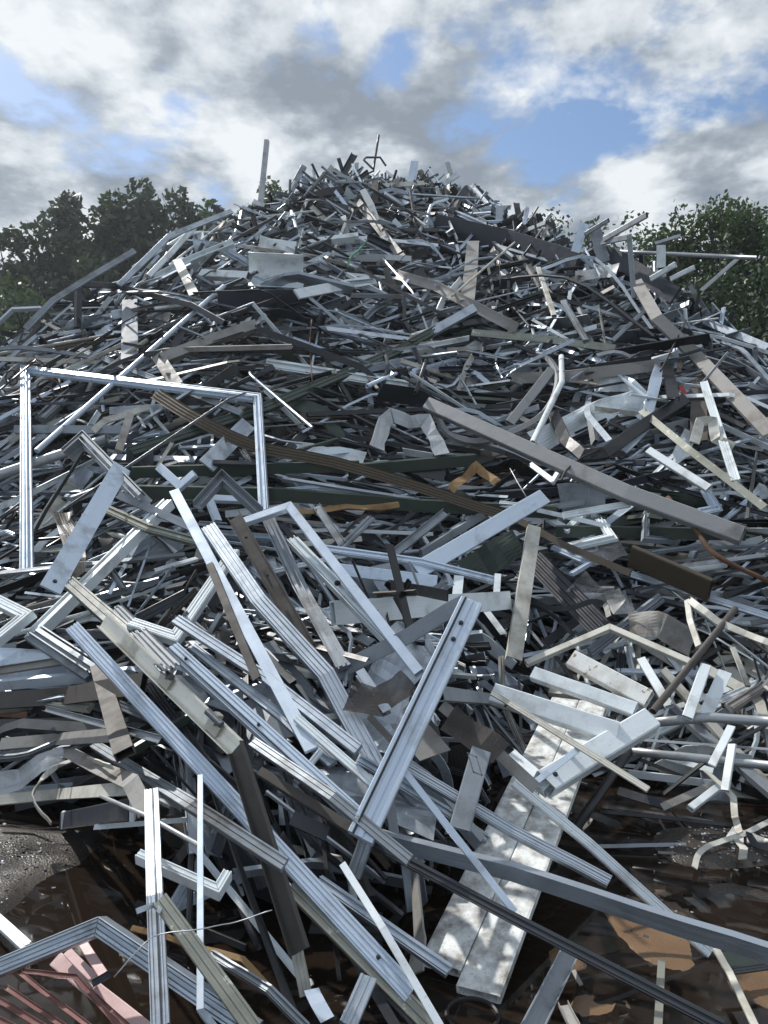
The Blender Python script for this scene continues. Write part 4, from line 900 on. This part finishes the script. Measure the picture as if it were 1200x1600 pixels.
# ---------------------------------------------------------------- ground and water
def gh(x, y):
    """ground height: shallow hollow with a puddle in front of the heap, higher gravel and mud around it"""
    nz = mnoise.noise(Vector((x * 1.7, y * 1.7, 0))) * .012 + mnoise.noise(Vector((x * 6, y * 6, 5))) * .006 + mnoise.noise(Vector((x * 21, y * 21, 9))) * .003
    z = -.022 + nz
    def bl(cx, cy, rx, ry, hh):
        r = math.hypot((x - cx) / rx, (y - cy) / ry) + .35 * mnoise.noise(Vector((x * 3.1, y * 3.1, 2)))
        return hh * (1 - sstep(.55, 1.15, r))
    z += bl(-1.75, 3.45, .42, .55, .055)      # gravel at the left
    z += bl(-1.9, 2.6, .5, .4, .03)
    z += bl(1.75, 3.62, .55, .26, .05)        # gravel at the right
    z += bl(1.02, 2.85, .20, .26, .028) + bl(.66, 2.72, .13, .14, .024) + bl(.72, 2.47, .16, .1, .026) + bl(1.35, 2.55, .2, .2, .03) + bl(1.3, 3.15, .5, .2, .018)
    e = max(abs(x) - 3.4, 0, y - 30) ; z += min(.06, e * .03)
    z += .05 * sstep(2.25, 1.6, y) if False else 0
    return z
def axis(parts):
    o = []
    for a, b, n in parts: o += list(np.linspace(a, b, n, endpoint=False))
    return o
xs = axis([(-200, -60, 8), (-60, -8, 14), (-8, -2.6, 30), (-2.6, 2.6, 190), (2.6, 8, 30), (8, 60, 14), (60, 200, 8)]) + [200.0]
ys = axis([(-40, 1.2, 14), (1.2, 5, 150), (5, 12, 20), (12, 60, 14), (60, 320, 10)]) + [320.0]
V = [(x, y, gh(x, y)) for y in ys for x in xs]; nx = len(xs)
Fc = [(j * nx + i, j * nx + i + 1, (j + 1) * nx + i + 1, (j + 1) * nx + i) for j in range(len(ys) - 1) for i in range(nx - 1)]
me = bpy.data.meshes.new('ground'); me.from_pydata(V, [], Fc); me.polygons.foreach_set('use_smooth', [True] * len(Fc))
gm = bpy.data.materials.new('wet_ground'); gm.use_nodes = True; nt = gm.node_tree; L = nt.links.new; b = nt.nodes['Principled BSDF']
tc = nd(nt, 'ShaderNodeTexCoord'); O = tc.outputs['Object']
n1 = nd(nt, 'ShaderNodeTexNoise', i_Scale=2.2, i_Detail=8.0, i_Roughness=.6); L(O, n1.inputs['Vector'])
n2 = nd(nt, 'ShaderNodeTexNoise', i_Scale=120.0, i_Detail=3.0); L(O, n2.inputs['Vector'])
n3 = nd(nt, 'ShaderNodeTexVoronoi', i_Scale=95.0); L(O, n3.inputs['Vector'])
base = ramp(nt, n1.outputs[0], [(.3, (.022, .018, .015)), (.55, (.045, .036, .029)), (.75, (.075, .058, .045))])
gr = ramp(nt, n2.outputs[0], [(.35, .45), (.6, 1.0), (.72, 2.4)])
mul = nd(nt, 'ShaderNodeMix', data_type='RGBA', blend_type='MULTIPLY'); mul.inputs['Factor'].default_value = 1; L(base, mul.inputs['A']); L(gr, mul.inputs['B'])
# brown silt patches of their own outline
sep = nd(nt, 'ShaderNodeSeparateXYZ'); L(O, sep.inputs[0])
def patch(cx, cy, rx, ry):
    m = nd(nt, 'ShaderNodeVectorMath', operation='SUBTRACT'); L(O, m.inputs[0]); m.inputs[1].default_value = (cx, cy, 0)
    d = nd(nt, 'ShaderNodeVectorMath', operation='MULTIPLY'); L(m.outputs[0], d.inputs[0]); d.inputs[1].default_value = (1 / rx, 1 / ry, 0)
    l = nd(nt, 'ShaderNodeVectorMath', operation='LENGTH'); L(d.outputs[0], l.inputs[0])
    nn = nd(nt, 'ShaderNodeTexNoise', i_Scale=6.0, i_Detail=5.0); L(O, nn.inputs['Vector'])
    a = nd(nt, 'ShaderNodeMath', operation='MULTIPLY_ADD'); L(nn.outputs[0], a.inputs[0]); a.inputs[1].default_value = 1.3; L(l.outputs['Value'], a.inputs[2])
    return ramp(nt, a.outputs[0], [(.0, 1.0), (.999, 1.0)]) if False else mapr(a.outputs[0], 1.52, 1.22)
def mapr(s, a, c):
    m = nd(nt, 'ShaderNodeMapRange'); L(s, m.inputs[0]); m.inputs[1].default_value = c; m.inputs[2].default_value = a; m.inputs[3].default_value = 1; m.inputs[4].default_value = 0; return m.outputs[0]
acc = None
for q in ((1.0, 2.84, .30, .36), (.64, 2.74, .15, .13), (.66, 2.47, .22, .12), (1.36, 2.55, .22, .22), (1.04, 3.25, .2, .09), (.95, 2.42, .2, .12)):
    s = patch(*q)
    if acc is None: acc = s
    else:
        mm = nd(nt, 'ShaderNodeMath', operation='MAXIMUM'); L(acc, mm.inputs[0]); L(s, mm.inputs[1]); acc = mm.outputs[0]
silt = ramp(nt, n1.outputs[0], [(.3, (.12, .070, .036)), (.7, (.20, .125, .068))])
mx = nd(nt, 'ShaderNodeMix', data_type='RGBA'); L(acc, mx.inputs['Factor']); L(mul.outputs['Result'], mx.inputs['A']); L(silt, mx.inputs['B'])
L(mx.outputs['Result'], b.inputs['Base Color'])
rr = nd(nt, 'ShaderNodeMapRange'); L(n1.outputs[0], rr.inputs[0]); rr.inputs[1].default_value = .3; rr.inputs[2].default_value = .7; rr.inputs[3].default_value = .16; rr.inputs[4].default_value = .5
L(rr.outputs[0], b.inputs['Roughness'])
hb = nd(nt, 'ShaderNodeMath', operation='MULTIPLY_ADD'); L(n3.outputs['Distance'], hb.inputs[0]); hb.inputs[1].default_value = -.6; L(n2.outputs[0], hb.inputs[2])
bp = nd(nt, 'ShaderNodeBump', i_Strength=.32, i_Distance=.006); L(hb.outputs[0], bp.inputs['Height']); L(bp.outputs[0], b.inputs['Normal'])
me.materials.append(gm); g = bpy.data.objects.new('ground', me); COL.objects.link(g); g['kind'] = 'structure'

wm = bpy.data.materials.new('brown_water'); wm.use_nodes = True; nt = wm.node_tree; L = nt.links.new; b = nt.nodes['Principled BSDF']
b.inputs['Base Color'].default_value = (.016, .011, .008, 1); b.inputs['Roughness'].default_value = .03; b.inputs['IOR'].default_value = 1.33
tc = nd(nt, 'ShaderNodeTexCoord'); n = nd(nt, 'ShaderNodeTexNoise', i_Scale=5.0, i_Detail=2.0); L(tc.outputs['Object'], n.inputs['Vector'])
bp = nd(nt, 'ShaderNodeBump', i_Strength=.05, i_Distance=.01); L(n.outputs[0], bp.inputs['Height']); L(bp.outputs[0], b.inputs['Normal'])
n4 = nd(nt, 'ShaderNodeTexNoise', i_Scale=3.0, i_Detail=6.0); L(tc.outputs['Object'], n4.inputs['Vector'])
L(ramp(nt, n4.outputs[0], [(.55, .03), (.75, .22)]), b.inputs['Roughness'])
me = bpy.data.meshes.new('puddle_water'); 
ang = [k * 2 * math.pi / 64 for k in range(64)]
me.from_pydata([(3.3 * math.cos(a), 3.4 + 2.3 * math.sin(a), 0) for a in ang], [], [tuple(range(64))]); me.materials.append(wm)
w = bpy.data.objects.new('puddle_water', me); COL.objects.link(w); w['kind'] = 'structure'

# loose grit and chips
R = random.Random(5); mb = MB()
def chip(x, y, s, mat):
    z = max(gh(x, y), -.002); c = Vector((x, y, z + s * .2)); a = R.uniform(0, 6.28)
    u = Vector((math.cos(a), math.sin(a), R.uniform(-.3, .3))) * s; v = Vector((-math.sin(a), math.cos(a), R.uniform(-.3, .3))) * s * R.uniform(.3, .9); n = Vector((0, 0, s * R.uniform(.15, .5)))
    mb.box(c, u, v, n, mat)
for cx, cy, rx, ry, n_, pal in ((-1.75, 3.4, .42, .5, 380, ['core', 'brown', 'core', 'grey']), (1.75, 3.62, .5, .2, 420, ['weath', 'cream', 'white', 'brown', 'core', 'dull']), (.9, 2.8, .7, .5, 60, ['cream', 'brown', 'weath', 'core']), (-.5, 2.7, 1.2, .7, 60, ['weath', 'core', 'brown', 'cream'])):
    for k in range(n_):
        x, y = R.gauss(cx, rx * .55), R.gauss(cy, ry * .55)
        if gh(x, y) > -.012 or R.random() < .3: chip(x, y, R.choice([.002, .003, .003, .004, .005, .008]) , R.choice(pal))
o = mb.build('gravel_chips'); o['kind'] = 'stuff'; o['label'] = 'loose gravel and metal chips scattered over the wet ground'; o['category'] = 'gravel'

# ---------------------------------------------------------------- trees beyond the heap
def leaf_mat(name, cols, trans=.25):
    m = bpy.data.materials.new(name); m.use_nodes = True; nt = m.node_tree; L = nt.links.new; b = nt.nodes['Principled BSDF']
    geo = nd(nt, 'ShaderNodeNewGeometry')
    L(ramp(nt, geo.outputs['Random Per Island'], [(i / (len(cols) - 1), c) for i, c in enumerate(cols)]), b.inputs['Base Color'])
    b.inputs['Roughness'].default_value = .55
    tr = nd(nt, 'ShaderNodeBsdfTranslucent'); tr.inputs['Color'].default_value = (cols[-1][0] * 1.3, cols[-1][1] * 1.5, cols[-1][2], 1)
    ms = nd(nt, 'ShaderNodeMixShader'); ms.inputs[0].default_value = trans
    L(b.outputs[0], ms.inputs[1]); L(tr.outputs[0], ms.inputs[2]); L(ms.outputs[0], nt.nodes['Material Output'].inputs['Surface'])
    MATS[name] = m
leaf_mat('leaf_dark', [(.020, .036, .019), (.030, .050, .024), (.042, .066, .030)], .18)
leaf_mat('leaf_mid', [(.028, .05, .022), (.042, .072, .028), (.060, .095, .036)], .22)
leaf_mat('leaf_pale', [(.055, .085, .035), (.075, .115, .05), (.10, .14, .06)], .3)
scrap_mat('bark', (.06, .05, .04), rough=.9, dirt=.4, bump=.8)
def leaves(name, mat, clumps, size, per, parent, seed):
    rs = np.random.RandomState(seed); cs = []; 
    for (c, r, sq) in clumps:
        n = int(per * (r / .8) ** 2) + 4
        d = rs.normal(size=(n, 3)); d /= np.linalg.norm(d, axis=1)[:, None]
        rad = r * rs.uniform(.25, 1, n) ** .6
        cs.append(np.array(c) + d * rad[:, None] * np.array([1, 1, sq]))
    c = np.concatenate(cs); n = len(c)
    u = rs.normal(size=(n, 3)); u /= np.linalg.norm(u, axis=1)[:, None]
    v = rs.normal(size=(n, 3)); v -= u * (u * v).sum(1)[:, None]; v /= np.linalg.norm(v, axis=1)[:, None]
    s = size * rs.uniform(.6, 1.4, n)[:, None]
    q = np.stack([c - u * s, c + v * s * .55 - u * s * .1, c + u * s, c - v * s * .55 - u * s * .1], 1).reshape(-1, 3) - np.array(parent.location)
    me = bpy.data.meshes.new(name)
    me.vertices.add(n * 4); me.vertices.foreach_set('co', q.ravel())
    me.loops.add(n * 4); me.loops.foreach_set('vertex_index', np.arange(n * 4)); me.polygons.add(n)
    me.polygons.foreach_set('loop_start', np.arange(n) * 4); me.polygons.foreach_set('loop_total', np.full(n, 4))
    me.materials.append(MATS[mat]); me.update(); me.validate()
    o = bpy.data.objects.new(name, me); COL.objects.link(o); o.parent = parent
    return o
def tree(kind, px, top, D, halfw, label, mat='leaf_dark', seed=1, size=.13, per=230, base=0.5, sprigs=0, group='trees beyond the heap', lobes=9):
    R = random.Random(seed)
    x = (px - 600) / F * D; zt = EYE + (800 - top) / F * D; hw = halfw / F * D * 1.25
    e = bpy.data.objects.new(kind, None); COL.objects.link(e); e.location = (x, D, 0); bpy.context.view_layer.update()
    mb = MB(); base_p = Vector((x, D, -.05)); clumps = []
    tr = zt * .018 + .05
    fork = Vector((x + R.uniform(-.3, .3), D + R.uniform(-.3, .3), zt * .38))
    def limb(a, c, r0, r1):
        m_ = a.lerp(c, .5) + Vector((R.uniform(-.25, .25), R.uniform(-.25, .25), R.uniform(0, .2)))
        P_ = smooth_path([a, m_, c], 3)
        rings = []
        for i, q in enumerate(P_):
            T = (P_[min(i + 1, len(P_) - 1)] - P_[max(0, i - 1)]).normalized(); A = T.orthogonal().normalized(); B = T.cross(A); r = r0 + (r1 - r0) * i / (len(P_) - 1)
            rings.append([q + (A * math.cos(g) + B * math.sin(g)) * r for g in [k * math.pi / 4 for k in range(8)]])
        mb.rings(rings, 'bark', smooth=True)
    limb(base_p, fork, tr, tr * .7)
    zb = zt * base * .5; zc = zb + (zt - zb) * .45; n_c = lobes * 12; made = 0; so_ = R.uniform(0, 50)
    while made < n_c:
        d = Vector((R.gauss(0, 1), R.gauss(0, 1), R.gauss(0, 1))).normalized() * R.random() ** .42
        q = Vector((x + d.x * hw, D + d.y * hw * .9, zc + d.z * ((zt - .3 - zc) if d.z > 0 else (zc - zb))))
        # uneven outline: bays and lobes
        nz = mnoise.noise(Vector((q.x * .55 + so_, q.y * .55, q.z * .55)))
        if nz < -.26 + .25 * d.length: 
            if R.random() < .8: continue
        made += 1
        clumps.append((tuple(q), R.uniform(.32, .8) * max(.6, (hw / 2.0) ** .5), .75))
        if R.random() < .35: limb(fork + Vector((0, 0, R.uniform(-.5, .8))), q, tr * R.uniform(.2, .4), tr * .06)
    clumps.append(((x + R.uniform(-.3, .3), D, zt - .45), .5, .9)); clumps.append(((x + R.uniform(-.5, .5), D, zt - 1.0), .6, .9))
    for k in range(sprigs):
        an = R.uniform(0, 6.28); rr = hw * R.uniform(.1, .95)
        b_ = Vector((x + math.cos(an) * rr, D + math.sin(an) * rr, zt * R.uniform(.72, .86))); t_ = b_ + Vector((R.uniform(-.35, .35), R.uniform(-.3, .3), R.uniform(.7, 1.5)))
        t_.z = min(t_.z, zt + .1)
        limb(b_, t_, .025, .006)
        for j in range(7):
            q = b_.lerp(t_, .15 + j / 7 * .9); clumps.append((tuple(q), .16 + .10 * R.random(), 1.2))
    mb.build('trunk', parent=e)
    leaves('crown', mat, clumps, size, per, e, seed)
    e['kind'] = 'thing'; e['label'] = label; e['category'] = 'tree'; e['group'] = group
    return e
tree('broadleaf_tree', 212, 277, 27, 62, 'tallest dark tree on the left, its crown top nearest the sky', seed=3, lobes=14)
tree('broadleaf_tree', 268, 292, 28, 48, 'dark tree just right of the tallest dark tree on the left', seed=5, lobes=12)
tree('broadleaf_tree', 108, 300, 26, 44, 'dark tree with a lone open sprig of crown, left of the tallest tree', seed=8, lobes=10)
tree('broadleaf_tree', 36, 345, 25, 78, 'low broad dark tree at the left edge of the photo', seed=13, lobes=14, base=.4)
tree('broadleaf_tree', 135, 372, 25, 80, 'dark lower tree filling the gap below the tallest left tree', seed=21, lobes=15, base=.35)
tree('broadleaf_tree', 385, 318, 29, 50, 'rounded tree between the small rounded tree and the tall grey pole', seed=31, lobes=12)
tree('broadleaf_tree', 326, 310, 29, 46, 'small rounded tree peeking over the left shoulder of the heap', seed=34, lobes=10, mat='leaf_mid')
tree('broadleaf_tree', 432, 278, 31, 52, 'tree behind the tall grey pole on the left shoulder', seed=55, lobes=11, mat='leaf_mid')
tree('broadleaf_tree', 230, 372, 26, 72, 'dark tree whose lower crown meets the left slope of the heap', seed=60, lobes=13, base=.35)
tree('leafy_shrub', 25, 428, 21, 75, 'paler green shrub low at the left edge below the dark trees', seed=77, mat='leaf_mid', lobes=12, base=.25, group='shrubs beyond the heap', size=.09)
tree('leafy_shrub', -40, 455, 19, 60, 'low green shrub cut by the left edge of the photo', seed=79, mat='leaf_mid', lobes=10, base=.2, group='shrubs beyond the heap', size=.09)
tree('leafy_shrub', 930, 338, 22, 55, 'green shrub low behind the right shoulder of the heap', seed=99, mat='leaf_mid', lobes=10, base=.3, group='shrubs beyond the heap', size=.08)
tree('willow_tree', 868, 320, 23, 46, 'thin willow sprigs peeking over the right skyline behind the plates', seed=81, mat='leaf_mid', lobes=7, sprigs=9, size=.075, per=90)
tree('willow_tree', 1140, 302, 17, 62, 'tallest willow on the right with loose upright sprigs', seed=83, mat='leaf_mid', lobes=14, sprigs=22, size=.06, per=230)
tree('willow_tree', 1052, 338, 18, 58, 'willow left of the tallest right willow, above the long level pale pole', seed=87, mat='leaf_mid', lobes=15, sprigs=16, size=.06, per=230)
tree('willow_tree', 1205, 325, 16, 50, 'willow cut by the right edge of the photo', seed=89, mat='leaf_mid', lobes=14, sprigs=12, size=.06, per=230)
tree('leafy_shrub', 1120, 392, 15.5, 85, 'dense dark shrub under the tallest right willow', seed=91, mat='leaf_dark', lobes=16, base=.2, group='shrubs beyond the heap', size=.065, per=150)
tree('leafy_shrub', 1215, 405, 14, 60, 'dense dark shrub at the right edge behind the far-right grey bar', seed=93, mat='leaf_dark', lobes=13, base=.2, group='shrubs beyond the heap', size=.065, per=150)
tree('leafy_shrub', 1005, 324, 19, 48, 'dark shrub behind the stout skyward tube on the right', seed=95, mat='leaf_mid', lobes=11, base=.25, group='shrubs beyond the heap', size=.07, per=130)

# ---------------------------------------------------------------- sky, sun, camera
SUN_EL = math.radians(46); SUN_AZ = math.radians(-44)     # azimuth measured from +Y (view direction) towards +X
wd = bpy.data.worlds.new('World'); SC.world = wd; wd.use_nodes = True; nt = wd.node_tree; L = nt.links.new
bg = nt.nodes['Background']; bg.inputs['Strength'].default_value = .10
sky = nd(nt, 'ShaderNodeTexSky', sky_type='NISHITA'); sky.sun_disc = False; sky.sun_elevation = SUN_EL; sky.sun_rotation = SUN_AZ; sky.air_density = 1.1; sky.dust_density = .6; sky.ozone_density = 3.0
tc = nd(nt, 'ShaderNodeTexCoord'); sp = nd(nt, 'ShaderNodeSeparateXYZ'); L(tc.outputs['Generated'], sp.inputs[0])
zz = nd(nt, 'ShaderNodeMath', operation='MAXIMUM'); L(sp.outputs['Z'], zz.inputs[0]); zz.inputs[1].default_value = 0.0
za = nd(nt, 'ShaderNodeMath', operation='ADD'); L(zz.outputs[0], za.inputs[0]); za.inputs[1].default_value = .22
dv = nd(nt, 'ShaderNodeVectorMath', operation='DIVIDE'); L(tc.outputs['Generated'], dv.inputs[0])
cb = nd(nt, 'ShaderNodeCombineXYZ'); [L(za.outputs[0], cb.inputs[i]) for i in range(3)]; L(cb.outputs[0], dv.inputs[1])
fl = nd(nt, 'ShaderNodeVectorMath', operation='MULTIPLY'); L(dv.outputs[0], fl.inputs[0]); fl.inputs[1].default_value = (1, 1, 0)
def cloud(off):
    a = nd(nt, 'ShaderNodeVectorMath', operation='ADD'); L(fl.outputs[0], a.inputs[0]); a.inputs[1].default_value = off
    n = nd(nt, 'ShaderNodeTexNoise', i_Scale=3.4, i_Detail=12.0, i_Roughness=.56, i_Distortion=.08); L(a.outputs[0], n.inputs['Vector']); return n.outputs[0]
off = (3.7, 1.2, .4)
c0 = cloud(off)
c1 = cloud((off[0] + math.sin(SUN_AZ) * .13, off[1] + math.cos(SUN_AZ) * .13, off[2]))
# clear gaps where the photo shows them, as directions in the sky
def dirv(px, py): v = Vector((px - 600, F, 800 - py)).normalized(); return v
cov = c0
for px, py, r, s in ((905, 170, .085, .12), (790, 80, .08, .07), (490, 15, .06, .12), (615, 100, .06, .12), (90, 210, .07, .08), (290, 185, .06, .06), (10, 105, .05, .14), (1010, 345, .05, .07), (1035, 25, .05, .08)):
    d = nd(nt, 'ShaderNodeVectorMath', operation='DISTANCE'); L(tc.outputs['Generated'], d.inputs[0]); d.inputs[1].default_value = dirv(px, py)
    m = nd(nt, 'ShaderNodeMapRange', interpolation_type='SMOOTHSTEP'); L(d.outputs['Value'], m.inputs[0]); m.inputs[1].default_value = 0; m.inputs[2].default_value = r; m.inputs[3].default_value = s; m.inputs[4].default_value = 0
    q = nd(nt, 'ShaderNodeMath', operation='SUBTRACT'); L(cov, q.inputs[0]); L(m.outputs[0], q.inputs[1]); cov = q.outputs[0]
# more open blue behind the camera
sy = nd(nt, 'ShaderNodeMapRange', interpolation_type='SMOOTHSTEP'); L(sp.outputs['Y'], sy.inputs[0]); sy.inputs[1].default_value = .25; sy.inputs[2].default_value = -.35; sy.inputs[3].default_value = 0; sy.inputs[4].default_value = .085
q = nd(nt, 'ShaderNodeMath', operation='SUBTRACT'); L(cov, q.inputs[0]); L(sy.outputs[0], q.inputs[1]); cov = q.outputs[0]
mask = ramp(nt, cov, [(.365, 0.0), (.455, 1.0)])
df = nd(nt, 'ShaderNodeMath', operation='SUBTRACT'); L(c0, df.inputs[0]); L(c1, df.inputs[1])
th = nd(nt, 'ShaderNodeMath', operation='MULTIPLY_ADD'); L(c0, th.inputs[0]); th.inputs[1].default_value = -1.1; th.inputs[2].default_value = 1.12   # thick parts darker below
lt = nd(nt, 'ShaderNodeMath', operation='MULTIPLY_ADD'); L(df.outputs[0], lt.inputs[0]); lt.inputs[1].default_value = 3.2; L(th.outputs[0], lt.inputs[2])
sb = nd(nt, 'ShaderNodeMapRange', interpolation_type='SMOOTHSTEP'); L(sp.outputs['Y'], sb.inputs[0]); sb.inputs[1].default_value = .3; sb.inputs[2].default_value = -.4; sb.inputs[3].default_value = 0; sb.inputs[4].default_value = .25   # clouds facing the sun
sz = nd(nt, 'ShaderNodeMapRange', interpolation_type='SMOOTHSTEP'); L(sp.outputs['Z'], sz.inputs[0]); sz.inputs[1].default_value = .5; sz.inputs[2].default_value = .15; sz.inputs[3].default_value = 0; sz.inputs[4].default_value = .14   # paler towards the horizon
l3 = nd(nt, 'ShaderNodeMath', operation='ADD'); L(lt.outputs[0], l3.inputs[0]); L(sz.outputs[0], l3.inputs[1])
l2 = nd(nt, 'ShaderNodeMath', operation='ADD'); L(l3.outputs[0], l2.inputs[0]); L(sb.outputs[0], l2.inputs[1])
ccol = ramp(nt, l2.outputs[0], [(.22, (.285, .335, .40)), (.45, (.41, .465, .53)), (.66, (.66, .715, .775)), (.9, (.90, .945, .98))])
cs = nd(nt, 'ShaderNodeVectorMath', operation='SCALE'); L(ccol, cs.inputs[0]); cs.inputs['Scale'].default_value = 7.2
mix = nd(nt, 'ShaderNodeMix', data_type='RGBA'); L(mask, mix.inputs['Factor']); L(sky.outputs[0], mix.inputs['A']); L(cs.outputs[0], mix.inputs['B'])
L(mix.outputs['Result'], bg.inputs['Color'])

sl = bpy.data.lights.new('sun', 'SUN'); sl.energy = 3.4; sl.angle = math.radians(1.0); sl.color = (1, .965, .91)
so = bpy.data.objects.new('sun', sl); COL.objects.link(so)
sd = Vector((math.sin(SUN_AZ) * math.cos(SUN_EL), math.cos(SUN_AZ) * math.cos(SUN_EL), math.sin(SUN_EL)))
so.rotation_euler = sd.to_track_quat('Z', 'Y').to_euler()

cam = bpy.data.cameras.new('camera'); cam.sensor_fit = 'VERTICAL'; cam.sensor_height = 24; cam.lens = 24 * F / 1600; cam.clip_start = .05; cam.clip_end = 3000
co = bpy.data.objects.new('camera', cam); COL.objects.link(co); co.location = (0, 0, EYE); co.rotation_euler = (math.radians(90), 0, 0)
SC.camera = co
SC.view_settings.view_transform = 'Standard'; SC.view_settings.look = 'None'; SC.view_settings.exposure = 0.42; SC.view_settings.gamma = 1
SC.cycles.max_bounces = 8

# thin scattering volume added to imitate lens veil over the far view
mb = MB(); x0, x1, y0, y1, z0, z1 = -201, 201, -41, 321, -1.1, 16
hm = bpy.data.materials.new('veil_haze'); hm.use_nodes = True; nt = hm.node_tree
nt.nodes.remove(nt.nodes['Principled BSDF'])
pv = nt.nodes.new('ShaderNodeVolumePrincipled'); pv.inputs['Color'].default_value = (.86, .93, 1, 1); pv.inputs['Density'].default_value = .0012; pv.inputs['Anisotropy'].default_value = .55
nt.links.new(pv.outputs[0], nt.nodes['Material Output'].inputs['Volume'])
MATS['veil_haze'] = hm
mb.box(Vector(((x0 + x1) / 2, (y0 + y1) / 2, (z0 + z1) / 2)), Vector(((x1 - x0) / 2, 0, 0)), Vector((0, (y1 - y0) / 2, 0)), Vector((0, 0, (z1 - z0) / 2)), 'veil_haze')
hz = mb.build('veil_haze'); hz['kind'] = 'stuff'
